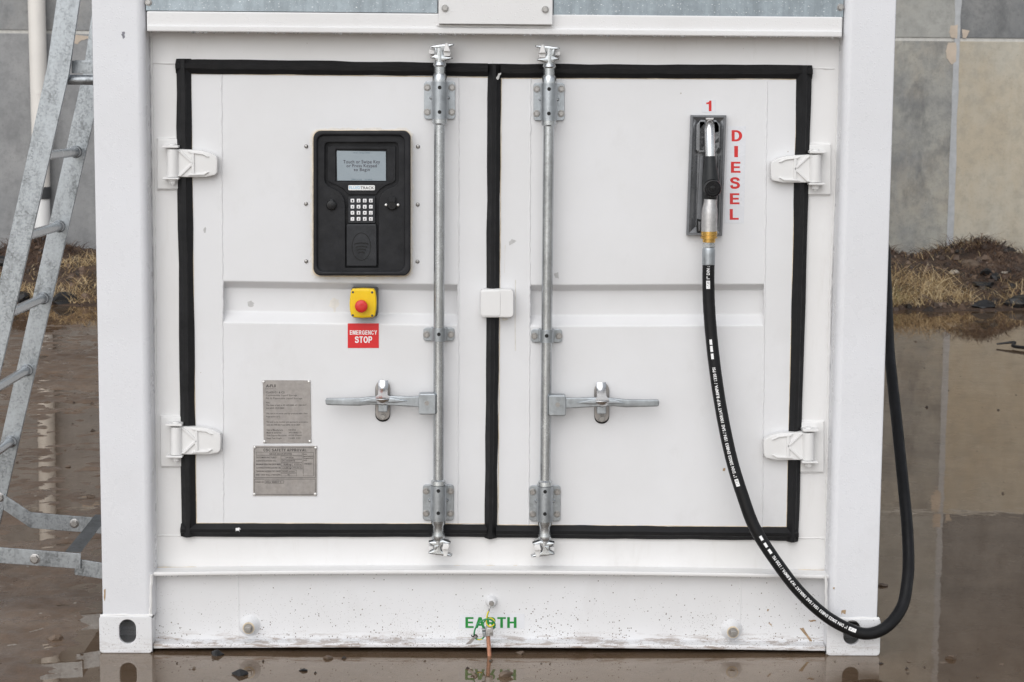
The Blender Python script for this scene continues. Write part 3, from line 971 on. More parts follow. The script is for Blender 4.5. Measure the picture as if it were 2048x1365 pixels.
# loose bits in the wet yard
for i, (px, py, s, mt, lb) in enumerate([
        (437, 1311, (.028, .02, .018), 'asphalt', 'small black lump in the water under the left part of the container sill'),
        (482, 1350, (.036, .022, .020), 'asphalt', 'jagged black lump in the puddle at the bottom edge, left of the earth rod'),
        (1012, 1353, (.030, .022, .018), 'stone', 'brown stone in the puddle just right of the earth rod reflection'),
        (1040, 1308, (.028, .02, .012), 'stone', 'brown pebble against the sill gap right of the earth rod'),
        (108, 1281, (.042, .03, .022), 'stone', 'brown lump of mud in the puddle left of the left corner casting'),
        (655, 1318, (.026, .016, .012), 'stone', 'brown crumb below the sill between the drain plug and the earth rod'),
        (608, 1342, (.02, .014, .010), 'asphalt', 'dark crumb in the puddle left of the bottom centre'),
        (1905, 1318, (.030, .022, .016), 'stone', 'brown crumb in the puddle right of the hose loop'),
        (180, 996, (.032, .025, .016), 'stone', 'dark brown lump in the mud beside the ladder bracket'),
        (137, 935, (.02, .015, .010), 'stone', 'small brown lump in the mud above the ladder bracket'),
        (1765, 1172, (.03, .02, .012), 'stone', 'small dark lump in the water between hose and right post')]):
    q = G(px, py)
    rock('clod', mt, (q.x, q.y, s[2]*0.2), tuple(v*.8 for v in s), lb, 'clod', 'loose lumps in the wet yard', 90+i)
# stick on the right
q0, q1 = G(1993, 694), G(2060, 702)
tw = smooth_path([(q0.x, q0.y, 0.02), (q0.x+0.12, q0.y-.02, 0.035), ((q0.x+q1.x)/2, (q0.y+q1.y)/2, .02), (q1.x, q1.y, .02), (q1.x+.3, q1.y-.1, .02)], 6)
props(obj('fallen_stick', sweep(tw, [0.006+0.006*min(1, i/8) for i in range(len(tw))], 8), 'asphalt'), 'black stick lying in the puddle at the right edge', 'stick')
# pebbles: too many and too small to count
PV, PF = [], []
for i in range(560):
    lft = random.random() < 0.65
    x = random.uniform(-3.9, -1.25) if lft else random.uniform(1.25, 5.5)
    y = random.uniform(-0.6, 9.9)
    if random.random() < 0.25:
        x, y = random.uniform(-1.6, 1.8), random.uniform(-1.2, -0.05)
    r_ = (0.003+0.010*random.random()**2.5)*(1.0+0.10*max(0, y))
    k = len(PV)
    for q in ((1, 0, 0), (-.5, .8, 0), (-.5, -.8, 0), (0.1, 0, .8)):
        PV.append((x+q[0]*r_*random.uniform(.6, 1.3), y+q[1]*r_, 0.001+q[2]*r_*random.uniform(.5, 1)))
    PF += [(k, k+1, k+3), (k+1, k+2, k+3), (k+2, k, k+3)]
me = bpy.data.meshes.new('gravel')
me.from_pydata(PV, [], PF)
M['gravel'] = blade_mat('gravel', [(0.2, (0.03, 0.022, 0.017)), (0.6, (0.09, 0.065, 0.047)), (0.8, (0.20, 0.16, 0.12)), (0.9, (0.55, 0.50, 0.42))])
props(obj('gravel', me, 'gravel', fin=False), 'scattered gravel specks in the wet yard', 'gravel', kind='stuff')
#--SPLIT--
# ================================================================== CONTAINER
YF, YD = 0.085, 0.080
CL = 12.19
CW = 1.209
CHGT = 2.896
box_c = thing('tank_container', (0, 0, 0), 'white steel shipping-container fuel tank with double doors on wet ground', 'container')
C = box_c
def post(sx, inner):
    """vertical corner post: rounded inner edge"""
    xo, xi = sx*CW, inner
    s = 1 if sx > 0 else -1
    prof = [(xo, 0.16), (xo, 0.006), (xo-s*0.002, 0.002), (xo-s*0.006, 0.0)]
    r = 0.026
    for k in range(8):
        a = R(90*k/7)
        prof.append((xi+s*(r-r*math.sin(a)) if True else 0, r-r*math.cos(a)))
    prof += [(xi, 0.16)]
    b = bmesh.new()
    lo = [b.verts.new((x, y, 0.116)) for x, y in prof]
    hi = [b.verts.new((x, y, CHGT-0.118)) for x, y in prof]
    k = len(prof)
    for i in range(k):
        b.faces.new((lo[i], lo[(i+1) % k], hi[(i+1) % k], hi[i]))
    b.faces.new(lo)
    b.faces.new(hi)
    bmesh.ops.recalc_face_normals(b, faces=b.faces)
    return b
XIL = P(300, 620, 0.02).x
XIR = P(1671, 620, 0.02).x
obj('corner_post', post(-1, XIL), 'post', C)
obj('corner_post', post(1, XIR), 'post', C)
# corner castings with the oval lifting hole
def casting(x0, x1, z0, z1, hole, y0, name='corner_casting', d=0.178, front=True):
    ps = []
    s = 1 if y0 < 1 else -1
    yb = y0+s*d
    fr_ = [(x0, z0), (x1, z0), (x1, z1), (x0, z1)]
    rr = rrect(x0, z0, x1, z1, 0.012)
    ya, yc = sorted((y0, y0+s*0.016))
    ps.append(plate(rr, ya, yc, 0.003, [hole]))
    t = 0.012
    ya, yc = sorted((y0+s*0.0135, yb))
    ps += [box(x0+.001, x0+t, ya, yc, z0+.001, z1-.001), box(x1-t, x1-.001, ya, yc, z0+.001, z1-.001), box(x0+.001, x1-.001, ya+.001, yc-.001, z1-t, z1-.001),
           box(x0+.001, x1-.001, ya+.001, yc-.001, z0+.001, z0+t), box(x0+.001, x1-.001, yb-0.012, yb-.001, z0+.001, z1-.001)]
    return join(*ps)
def oval(cx_, cz, w_, h_):
    r = w_/2
    return [(cx_+r*math.cos(R(a)), cz+(h_/2-r)+r*math.sin(R(a))) for a in range(0, 181, 15)]+[(cx_+r*math.cos(R(a)), cz-(h_/2-r)+r*math.sin(R(a))) for a in range(180, 361, 15)]
hl, hr = P(255, 1264, -.006), P(1704, 1266, -.006)
cxl, cxr = P(304, 1270, -.006).x, P(1654, 1275, -.006).x
obj('corner_casting', casting(-1.219, cxl, 0.0, 0.119, oval(hl.x, hl.z, 0.052, 0.077), -0.006), 'cast', C)
obj('corner_casting', casting(cxr, 1.219, 0.0, 0.119, oval(hr.x, hr.z, 0.052, 0.077), -0.006), 'cast', C)
for x0, x1 in ((-1.219, cxl), (cxr, 1.219)):
    obj('corner_casting', box(x0, x1, -.006, .172, CHGT-.118, CHGT, .006), 'cast', C)
    obj('corner_casting', box(x0, x1, CL-.172, CL+.006, CHGT-.118, CHGT, .006), 'cast', C)
    obj('corner_casting', box(x0, x1, CL-.172, CL+.006, 0, .118, .006), 'cast', C)
    obj('rear_post', box(x0+.01*(x0 < 0), x1-.01*(x1 > 0), CL-.16, CL, .118, CHGT-.118, .01), 'post', C)
# body: corrugated side walls, roof, rear wall, bottom rails
def corrugated(x, s):
    b = bmesh.new()
    ys_, xs_ = [], []
    y = 0.16
    while y < CL-0.16:
        for dy, dx in ((0, 0), (.07, 0), (.138, .036), (.208, .036)):
            if y+dy < CL-0.16:
                ys_.append(y+dy)
                xs_.append(x-s*dx)
        y += 0.276
    ys_.append(CL-0.16)
    xs_.append(x)
    lo = [b.verts.new((a, q, .17)) for a, q in zip(xs_, ys_)]
    hi = [b.verts.new((a, q, CHGT-.08)) for a, q in zip(xs_, ys_)]
    for i in range(len(lo)-1):
        b.faces.new((lo[i], lo[i+1], hi[i+1], hi[i]))
    return b
for s in (-1, 1):
    obj('side_wall', corrugated(s*1.195, s), 'rail', C, sharp=20)
    obj('bottom_side_rail', box(s*1.205, s*1.09, .16, CL-.16, .035, .19, .006), 'rail', C)
    obj('top_side_rail', box(s*1.207, s*1.14, .16, CL-.16, CHGT-.09, CHGT-.01, .006), 'rail', C)
obj('roof', box(-1.15, 1.15, .05, CL-.05, CHGT-.06, CHGT-.02), 'rail', C)
obj('rear_wall', box(-1.08, 1.08, CL-.09, CL-.05, .1, CHGT-.05), 'rail', C)
obj('floor_pan', box(-1.08, 1.08, .14, CL-.14, .05, .17), 'sill', C)

# top header: galvanised panels, rail, middle bracket plate
def pbox(x0, x1, pxz_top, pxz_bot, y0, y1, bev=0.003):
    zt, zb = P(*pxz_top, y0).z, P(*pxz_bot, y0).z
    return box(x0, x1, y0, y1, zb, zt, bev)
rail_t, rail_b = P(1000, 28.5, .012).z, P(1000, 66, .012).z
obj('top_rail', box(XIL+.004, XIR-.004, .012, .13, rail_b, rail_t, .005, 3), 'rail', C)
obj('rail_lip', box(XIL+.006, XIR-.006, .004, .03, rail_b-.005, rail_b+.014, .004, 3), 'rail', C)
zt = CHGT-.12
pl_x = P(877, 25, 0).x
pr_x = P(1105, 25, 0).x
gp = obj('galvanised_panel', box(XIL+.002, pl_x-.004, .018, .022, rail_t+.002, zt), 'galv_panel', C)
gq = obj('galvanised_panel', box(pr_x+.004, XIR-.002, .018, .022, rail_t-.001, zt), 'galv_panel', C)
obj('header_backing', box(XIL, XIR, .06, .1, rail_t-.01, zt), 'rail', C)
obj('top_header', box(XIL, XIR, .01, .14, zt, CHGT-.01, .006), 'rail', C)
bz = P(990, 49, -.012).z
br = obj('bracket_plate', box(pl_x, pr_x, -.012, .014, bz, 2.42, .0025), 'rail', C)
for a, b_, pn in ((297, 5, gp), (1681, 15, gq), (890, 17, br), (1090.5, 19.5, br)):
    put('bolt', HEX, a, b_, (-.012 if pn is br else .018), pn, random.random())
# bead of sealant under the bracket plate
def bead(pts, y, r=0.004, jit=0.0008, step=0.012, mt='hinge', name='weld_bead', parent=None):
    ps = [P(a, b_, y) for a, b_ in pts]
    out, rad = [], []
    for a, b_ in zip(ps, ps[1:]):
        n_ = max(2, int((b_-a).length/step))
        for k in range(n_):
            out.append(a.lerp(b_, k/n_)+Vector((random.uniform(-jit, jit), 0, random.uniform(-jit, jit))))
            rad.append(r*random.uniform(0.7, 1.2))
    out.append(ps[-1])
    rad.append(r)
    return obj(name, sweep(out, rad, 6), mt, parent or C)
bead([(873, 51.5), (990, 53), (1107, 55)], .010, .004)

# door frame round the doors
fz_top, fz_bot = rail_b+.01, P(980, 1131, YF).z
DLt = [(366, 133), (987, 140), (983, 1064), (377, 1060)]        # left door outline (gasket centre line)
DRt = [(989, 140), (1609, 144), (1581, 1068), (985, 1064)]
def quadplate(q, y0, y1, bev=0.0):
    return pplate(q, y0, y1, bev)
tl, tr_ = P(366, 133, YF), P(1609, 144, YF)
obj('frame_header', box(XIL-.02, XIR+.02, YF, YF+.05, tl.z-.006, fz_top), 'frame', C)
obj('frame_sill', box(XIL-.02, XIR+.02, YF, YF+.05, fz_bot-.01, P(980, 1062, YF).z), 'frame', C)
obj('frame_jamb', box(XIL-.02, P(372, 600, YF).x, YF, YF+.05, P(980, 1062, YF).z, tl.z-.006), 'frame', C)
obj('frame_jamb', box(P(1596, 600, YF).x, XIR+.02, YF, YF+.05, P(980, 1062, YF).z, tl.z-.006), 'frame', C)
for a in (((297, 126.5), (352, 127.5)), ((309, 1071), (361, 1072)), ((1625, 137), (1668, 138)), ((1597, 1076), (1652, 1077))):
    bead(a, YF, .003)
bead([(302, 75), (310, 600), (313, 1128)], YF-.002, .005, .0012)
bead([(1683, 78), (1660, 600), (1652, 1130)], YF-.002, .005, .0012)

# doors: a flat frame with a rolled panel between the two seams
def door(outline, seam_l, seam_r, rec, name='door'):
    """outline px quad, seams px lines, rec = (top outer, top inner, bottom inner, bottom outer) px rows at (left, right)"""
    b = bmesh.new()
    def q(px, py, y):
        return b.verts.new(P(px, py, y))
    tlx, trx, brx, blx = outline
    def edge(line, py):
        (xa, ya), (xb, yb) = line
        return xa+(xb-xa)*(py-ya)/(yb-ya)
    top = lambda x: tlx[1]+(trx[1]-tlx[1])*(x-tlx[0])/(trx[0]-tlx[0])
    bot = lambda x: blx[1]+(brx[1]-blx[1])*(x-blx[0])/(brx[0]-blx[0])
    xl = lambda y: edge((tlx, blx), y)
    xr = lambda y: edge((trx, brx), y)
    D = 0.034
    rows_l = [top(tlx[0])]+list(rec[0])+[bot(blx[0])]
    rows_r = [top(trx[0])]+list(rec[1])+[bot(brx[0])]
    off = [0, 0, D, D, 0, 0]
    cols_ = []
    for fx in range(4):
        col_ = []
        for i in range(6):
            if fx == 0:
                px, py = xl(rows_l[i]), rows_l[i]
            elif fx == 1:
                py = rows_l[i]
                px = edge(seam_l, py)
            elif fx == 2:
                py = rows_r[i]
                px = edge(seam_r, py)
            else:
                px, py = xr(rows_r[i]), rows_r[i]
            col_.append((px, py))
        cols_.append(col_)
    # flat side strips
    for a, c in ((0, 1), (2, 3)):
        f = [q(*cols_[a][i], YD) for i in range(6)]
        g_ = [q(*cols_[c][i], YD) for i in range(6)]
        for i in range(5):
            b.faces.new((f[i], f[i+1], g_[i+1], g_[i]))
    # rolled panel
    f = [q(*cols_[1][i], YD) for i in range(6)]
    g_ = [q(*cols_[2][i], YD) for i in range(6)]
    fi = [f[0], f[1], None, None, f[4], f[5]]
    gi = [g_[0], g_[1], None, None, g_[4], g_[5]]
    def shift(p, y):
        return b.verts.new(Vector((p.co.x, y, p.co.z)))
    for i in (2, 3):
        fi[i] = shift(f[i], YD+D)
        gi[i] = shift(g_[i], YD+D)
    for i in range(5):
        b.faces.new((fi[i], fi[i+1], gi[i+1], gi[i]))
    b.faces.new((f[1], f[2], fi[2]))
    b.faces.new((f[2], f[3], fi[3], fi[2]))
    b.faces.new((f[3], f[4], fi[3]))
    b.faces.new((g_[1], gi[2], g_[2]))
    b.faces.new((g_[2], gi[2], gi[3], g_[3]))
    b.faces.new((g_[3], gi[3], g_[4]))
    bmesh.ops.remove_doubles(b, verts=b.verts, dist=1e-4)
    es = [e for e in b.edges if len(e.link_faces) == 2 and e.calc_face_angle(0) > 0.3]
    bmesh.ops.bevel(b, geom=es, offset=.004, segments=2, affect='EDGES', profile=0.5)
    bmesh.ops.recalc_face_normals(b, faces=b.faces)
    if sum(fc.normal.y for fc in b.faces) > 0:
        bmesh.ops.reverse_faces(b, faces=b.faces)
    dm = bpy.data.meshes.new(name)
    b.to_mesh(dm)
    b.free()
    back = pplate(outline, YD+.045, YD+.055)
    return join(dm, back)
sl1, sl2 = ((443, 149), (447, 1046)), ((918, 157), (916, 1046))
sr1, sr2 = ((1061, 158), (1057, 1050)), ((1534, 162), (1524, 1056))
dl = obj('door', door(DLt, sl1, sl2, ([563, 577, 625, 645], [570, 584, 632, 651])), 'door', C, sharp=40)
dr = obj('door', door(DRt, sr1, sr2, ([571, 584, 634, 653], [569, 582, 632, 651])), 'door', C, sharp=40)
dl['label'] = 'left door leaf with keypad terminal'
dr['label'] = 'right door leaf with fuel nozzle'
for ln, pn in ((sl1, dl), (sl2, dl), (sr1, dr), (sr2, dr)):
    bead(ln, YD+.001, .0032, .0012, .009, 'door', 'weld_seam', pn)

# rubber seals: angled profile
def seal(a, b_, wa, wb, vertical, parent, t=0.020):
    """strip from px a to px b_ (centre line), px half widths"""
    V = []
    bb = bmesh.new()
    prof = [(-1, 0.002), (-0.96, 0.007), (-0.28, t*1.15), (0.22, t*1.05), (0.36, t*.80), (0.95, 0.008), (1, 0.001)]
    n_ = 14
    rings = []
    for k in range(n_+1):
        u = k/n_
        cx_, cy_ = a[0]+(b_[0]-a[0])*u, a[1]+(b_[1]-a[1])*u
        hw = wa+(wb-wa)*u
        hw *= 1+random.uniform(-.06, .06)
        jx = random.uniform(-.5, .5)
        ring = []
        for s, h in prof:
            px, py = (cx_+s*hw+jx, cy_) if vertical else (cx_, cy_+s*hw+jx)
            p = P(px, py, YD-.002)
            ring.append(bb.verts.new((p.x, YD+.004-h-random.uniform(0, .0008), p.z)))
        rings.append(ring)
    for r0, r1 in zip(rings, rings[1:]):
        for i in range(len(prof)-1):
            bb.faces.new((r0[i], r0[i+1], r1[i+1], r1[i]))
    bb.faces.new(rings[0])
    bb.faces.new(rings[-1])
    bmesh.ops.recalc_face_normals(bb, faces=bb.faces)
    if sum(f.normal.y*f.calc_area() for f in bb.faces) > 0:
        bmesh.ops.reverse_faces(bb, faces=bb.faces)
    return obj('rubber_seal', bb, 'gasket', parent, sharp=18)
seal((352, 133), (976, 140.5), 14.5, 13.5, False, dl)
seal((367, 118), (378, 1073), 15.5, 15, True, dl, .022)
seal((362, 1060.5), (974, 1062), 13.5, 13, False, dl)
seal((989, 128), (982, 1076), 13.5, 12.5, True, dl, .024)
seal((1001, 142), (1624, 144.5), 14, 14.5, False, dr)
seal((1609, 131), (1585, 1083), 15.5, 12.5, True, dr, .022)
seal((992, 1063), (1596, 1068.5), 13, 13.5, False, dr)
for ln, pn in ((((382, 148), (975, 155)), dl), (((382, 148), (393, 1046)), dl), (((393, 1046.5), (970, 1048)), dl),
               (((1003, 157), (1592, 159)), dr), (((1594, 159), (1573, 1054)), dr), (((996, 1050), (1572, 1054)), dr), (((1003, 157), (996, 1050)), dr)):
    bead(ln, YD+.0005, .0016, .0005, .02, 'sealant', 'sealant_line', pn)
def splat(pts, parent, name, mt):
    return obj(name, blotch(pts, YD-.026, .001), mt, parent)

# hinges
def hinge(bx0, by0, side):
    """side -1: left hinges; px relative to (knuckle left, leaf top) = (330, 297) of the first hinge"""
    s = side
    X = lambda x: bx0+(x if s < 0 else -x)
    pl = [(X(a), by0+c) for a, c in rrect(-18, -19, 30, 82, 4)]
    h = obj('hinge', pplate(pl, YF-.010, YF+.002, .003), 'hinge', C)
    leaf = [(15, 1), (70, 4), (88, 9), (101, 16), (103, 24), (102, 48), (98, 54), (78, 58), (15, 58)]
    obj('hinge_leaf', pplate([(X(a), by0+c) for a, c in leaf], YD-.034, YD-.004, .005), 'hinge', h)
    # raised ribs
    for rib in ([(24, 6), (50, 30), (22, 56), (30, 56), (57, 30), (32, 6)], [(44, 6), (74, 10), (86, 17), (83, 18), (72, 13), (48, 10)], [(44, 55), (76, 54), (86, 48), (83, 47), (74, 50), (48, 51)], [(50, 10), (56, 10), (57, 52), (51, 52)]):
        obj('rib', pplate([(X(a), by0+c) for a, c in rib], YD-.039, YD-.030, .002), 'hinge', h)
    k0, k1 = P(X(14), by0+2, YD-.030), P(X(14), by0+57, YD-.030)
    obj('knuckle', sweep([k0, k1], .0185, 18), 'hinge', h)
    a0, a1 = sorted((P(X(-2), by0, YF).x, P(X(30), by0, YF).x))
    for r0, r1 in ((-6, -1), (58, 62)):
        z1_, z0_ = P(X(10), by0+r0, YD-.03).z, P(X(10), by0+r1, YD-.03).z
        obj('ear', box(a0, a1, YD-.052, YF-.002, z0_, z1_, .002), 'hinge', h)
    n0 = P(X(13), by0+61, YD-.03)
    obj('pin_nut', join(lathe(n0, (0, 0, -1), [(0, .014), (.006, .014)], 16), lathe(n0, (0, 0, -1), [(.006, .011), (.014, .011)], 6), lathe(n0, (0, 0, -1), [(.014, .006), (.019, .005)], 10)), 'hinge', h)
    n1 = P(X(13), by0-6, YD-.03)
    obj('pin_head', lathe(n1, (0, 0, 1), [(0, .012), (.004, .012), (.005, .009)], 16), 'hinge', h)
    bead([(X(-18), by0-19), (X(29), by0-20)], YF-.001, .0035, .0008, .012, 'hinge', 'weld_bead', h)
    bead([(X(-17), by0+82), (X(29), by0+83)], YF-.001, .0035, .0008, .012, 'hinge', 'weld_bead', h)
    return h
for (a, c, s, lb) in ((332, 297, -1, 'upper left door hinge'), (339, 852, -1, 'lower left door hinge'), (1644, 308, 1, 'upper right door hinge'), (1630, 863, 1, 'lower right door hinge')):
    hinge(a, c, s)['label'] = lb

# centre cover block over the middle seal
cb = obj('cover_plate', pplate(rrect(961, 579, 1027, 635.5, 8), YD-.0425, YD-.004, .003), 'hinge', C)
obj('cover_cap', pplate(rrect(963, 582, 1001, 633, 6), YD-.0445, YD-.02, .002), 'hinge', cb)

# locking bars
YR = 0.030
def locking_bar(base, mir, rows, label):
    """base: px of bar axis as line; mir +1 left bar, -1 right bar; rows: measured px rows"""
    (xa, ya), (xb, yb) = base
    ax = lambda y: xa+(xb-xa)*(y-ya)/(yb-ya)
    def pt(y, yy=YR):
        return P(ax(y), y, yy)
    def rod(y0, y1, r, n=20):
        return sweep([pt(y0), pt(y1)], r, n)
    bar = obj('locking_bar', rod(rows['top'], rows['bot'], .0168), 'galv_bright', C)
    bar['label'] = label
    # collars as turned profiles
    def turned(name, prof):
        p0 = pt(prof[0][0])
        path = [pt(y) for y, r in prof]
        obj(name, sweep(path, [r for y, r in prof], 20), 'galv_bright', bar)
    # brackets
    for kind, y0, y1 in rows['brackets']:
        w_ = 31
        cx_ = ax((y0+y1)/2)
        b0 = obj('bar_bracket', pplate(rrect(cx_-w_, y0, cx_+w_, y1, 6), YD-.008, YD-.001, .0015), 'galv', bar)
        bw = .0245 if kind == 'long' else .0215
        obj('bracket_barrel', sweep([pt(y0+1), pt(y1-.5)], bw, 24), 'galv', bar)
        obj('barrel_web', box(pt((y0+y1)/2).x-.024, pt((y0+y1)/2).x+.024, YR+.004, YD-.004, pt(y1-1).z, pt(y0+1).z, .003), 'galv', bar)
        ys_ = (y0+12.5, y1-14.5) if kind == 'long' else ((y0+y1)/2,)
        for yy in ys_:
            for dx in (-24.5, 24.5):
                put('bolt', HEX, ax(yy)+dx, yy, YD-.008, bar, random.random())
            put('bore', BORE, ax(yy), yy, YR-bw-.0002, bar)
        if kind == 'long':
            ym = (y0+y1)/2-5
            for dx in (-17, 17):
                put('nub', NUB, ax(ym)+dx, ym, YD-.008, bar)
    turned('collar', rows['collar_top'])
    turned('collar', rows['collar_low'])
    turned('stop_collar', rows['stop_top'])
    turned('stop_collar', rows['stop_low'])
    # cams
    for (poly, keeps, sc, ox, oy, cy_, pins) in rows['cams']:
        X = lambda x: ax(oy) + mir*((ox+x/sc)-879.2)
        f = lambda pl: [(X(a), oy+c/sc) for a, c in pl]
        cm = obj('cam', pplate(f(poly), YR-.016, YR+.014, .004), 'galv_bright', bar)
        for pn in pins:
            obj('cam_ridge', pplate(f(pn), YR-.020, YR-.008, .0025), 'galv_bright', bar)
        for kp, ya_, yb_, bv in keeps:
            obj('cam_keeper', pplate(f(kp), ya_, yb_, bv), 'hinge', bar)
    # handle hub, lever, retainer
    hy0, hy1 = rows['hub']
    xm = ax((hy0+hy1)/2)
    X = lambda x: xm-mir*x          # lever points outwards: left for the left bar
    obj('handle_hub', pplate([(X(a), c) for a, c in rrect(6, hy0, 40, hy1, 4)], YR-.024, YR+.018, .003), 'galv', bar)
    put('pivot_pin', PIN, X(23.5), (hy0+hy1)/2-2, YR-.024, bar)
    lev = rows['lever']
    obj('lever', pplate([(X(a), c) for a, c in lev], YR-.014, YR+.002, .003), 'galv', bar)
    obj('lever_rib', pplate([(X(a), c) for a, c in rows['lever_rib']], YR-.022, YR-.010, .003), 'galv', bar)
    rx, ry0, ry1 = rows['ret']
    obj('retainer_pad', pplate(rrect(rx-15, ry0, rx+15, ry1, 14.5), YD-.003, YD-.0005), 'black_gap', bar)
    obj('retainer_plate', pplate(rrect(rx-14.5, ry0-1.5, rx+14.5, ry1-3, 14), YD-.008, YD-.003, .0015), 'steel_plate', bar)
    put('bolt', HEX, rx, ry0+10.5, YD-.014, bar, .3)
    put('bolt', HEX, rx, ry1-10.5, YD-.008, bar, .1)
    # hook under the lever and the polished tongue over it
    ym = (ry0+ry1)/2
    obj('retainer_hook', pplate(rrect(rx-9, ym+2, rx+9, ym+22, 3), YR-.010, YD-.006, .003), 'galv', bar)
    tb = bmesh.new()
    secs = [(ry0+3, 8.5, .060), (ry0+1, 9.5, .058), (ry0+8, 10.5, .054), (ry0+18, 9.5, .046), (ry0+26, 9.5, .022), (ry0+30, 14, .004), (ry0+34, 13.5, -.001), (ry0+40, 12, .004), (ry0+45, 8, .012), (ry0+47, 4, .018)]
    rg = []
    for yy, hw, yd in secs[1:]:
        ring = []
        for k in range(9):
            u = -1+k/4
            p = P(rx+u*hw, yy, YR)
            ring.append(tb.verts.new((p.x, yd+.006*u*u, p.z)))
        rg.append(ring)
    for r0, r1 in zip(rg, rg[1:]):
        for k in range(8):
            tb.faces.new((r0[k], r1[k], r1[k+1], r0[k+1]))
    bmesh.ops.recalc_face_normals(tb, faces=tb.faces)
    bmesh.ops.solidify(tb, geom=list(tb.faces), thickness=.003)
    obj('retainer_tongue', tb, 'chrome', bar, sharp=60)
    return bar
def nub_mesh():
    b = lathe((0, 0, 0), (0, -1, 0), [(0, .006), (.006, .004), (.008, .002)], 8)
    me = bpy.data.meshes.new('nub')
    b.to_mesh(me)
    b.free()
    finish(me)
    me.materials.append(M['galv_bright'])
    return me
NUB = nub_mesh()
PIN = disc_mesh(.0075, 'steel', 'pivot_pin', 14)
camU = [(290, 345), (640, 285), (1015, 270), (1035, 300), (1000, 325), (880, 378), (740, 440), (690, 490), (690, 590), (740, 640), (955, 680), (985, 700), (970, 725), (760, 785), (700, 830), (450, 800), (440, 735), (320, 705), (300, 680), (440, 615), (465, 590), (468, 465), (430, 430), (330, 392), (288, 372)]
keepU = [([(255, 500), (290, 440), (440, 445), (440, 590), (280, 585)], YR-.002, YF, .003),
         ([(760, 250), (840, 250), (930, 530), (905, 655), (720, 655), (700, 520)], YR-.020, YF, .003),
         ([(775, 262), (830, 262), (920, 515), (705, 505)], YR-.030, YR-.015, .003)]
pinU = [[(430, 395), (510, 395), (515, 570), (480, 610), (460, 560)], [(400, 370), (600, 345), (620, 385), (430, 400)]]
camL = [(235, 750), (390, 722), (455, 745), (620, 690), (840, 765), (835, 800), (700, 800), (600, 850), (570, 900), (575, 980), (640, 1030), (760, 1055), (885, 1110), (860, 1150), (640, 1130), (480, 1110), (230, 1070), (235, 1035), (370, 970), (400, 910), (380, 860), (260, 800)]
keepL = [([(235, 900), (270, 850), (370, 860), (375, 930), (260, 985)], YR-.002, YF, .003),
         ([(640, 795), (780, 795), (805, 860), (745, 1140), (690, 1160), (645, 1130), (600, 930)], YR-.018, YF, .003),
         ([(640, 797), (780, 797), (803, 860), (775, 960), (615, 960), (605, 930)], YR-.028, YR-.014, .003)]
pinL = [[(390, 840), (520, 840), (430, 960), (395, 980)]]
def rows_for(dy, side):
    d = dict(top=96+dy, bot=1090+dy*.5,
             brackets=[('long', 163+dy, 239+dy), ('short', 656+dy, 682.5+dy), ('long', 970+.5*dy, 1041.5+.5*dy)],
             collar_top=[(238+dy, .0225), (247+dy, .0225), (250+dy, .017)],
             collar_low=[(959+.5*dy, .017), (962+.5*dy, .0225), (970+.5*dy, .0235)],
             stop_top=[(124+dy, .016), (127+dy, .0185), (131+dy, .0205), (134+dy, .0175), (148+dy, .0175), (152+dy, .0215), (160+dy, .0225), (164+dy, .0225)],
             stop_low=[(1041+.5*dy, .0225), (1047+.5*dy, .022), (1052+.5*dy, .0175), (1064+.5*dy, .0175), (1070+.5*dy, .0205), (1076+.5*dy, .0205), (1082+.5*dy, .015)],
             cams=[(camU, keepU, 15.17, 840, 70+dy, 0, pinU), (camL, keepL, 13.65, 842.4, 1030+.5*dy, 0, pinL)],
             hub=(788+dy, 830+dy))
    y = 793+dy
    d['lever'] = [(36, y), (60, y+1), (92, y-.5), (135, y+1), (160, y+4), (225, y+4.5), (227, y+8), (226, y+16), (222, y+18), (160, y+19.5), (135, y+17), (92, y+19), (60, y+21), (36, y+22)]
    d['lever_rib'] = [(62, y+10), (92, y+3), (134, y+3), (158, y+11), (134, y+13), (92, y+14)]
    d['ret'] = (765.5, 763, 844) if side < 0 else (1203.5, 767, 848)
    return d
rl = rows_for(0, -1)
rr_ = rows_for(3, 1)
locking_bar(((879.5, 100), (876.5, 1060)), 1, rl, 'left galvanised locking bar')
locking_bar(((1099, 100), (1089.5, 1060)), -1, rr_, 'right galvanised locking bar')

# bottom sill
sy = .018
lz = P(980, 1141, sy).z
lz0 = P(980, 1149, sy).z
def bowed(x0, x1, y0, y1, z0, z1, sag, ch=.004, n_=28):
    """bar across the front whose ends hang a little lower than its middle"""
    prof = [(y0, z0+ch), (y0, z1-ch), (y0+ch*.3, z1-ch*.3), (y0+ch, z1), (y1, z1), (y1, z0), (y0+ch, z0), (y0+ch*.3, z0+ch*.3)]
    b = bmesh.new()
    rg = []
    for k in range(n_+1):
        x = x0+(x1-x0)*k/n_
        dz = -sag*((2*k/n_-1)**2)
        rg.append([b.verts.new((x, y, z+dz)) for y, z in prof])
    m_ = len(prof)
    for r0, r1 in zip(rg, rg[1:]):
        for i in range(m_):
            b.faces.new((r0[i], r0[(i+1) % m_], r1[(i+1) % m_], r1[i]))
    b.faces.new(rg[0])
    b.faces.new(rg[-1])
    bmesh.ops.recalc_face_normals(b, faces=b.faces)
    return b
obj('sill_ledge', bowed(XIL-.004, XIR+.004, sy, .12, lz0, lz, .011), 'frame', C)
bead([(305, 1136), (980, 1133), (1648, 1142)], YF-.004, .003, .0006, .02, 'sealant', 'dirt_line')
obj('sill_web', box(cxl-.012, cxr+.012, .062, .075, .014, lz0+.003), 'sill', C)
fz1, fz0 = P(980, 1289, .012).z, P(980, 1299, .012).z
obj('sill_flange', bowed(cxl+.001, cxr-.001, .012, .10, fz0+.004, fz1+.004, .007, .005), 'sill', C)
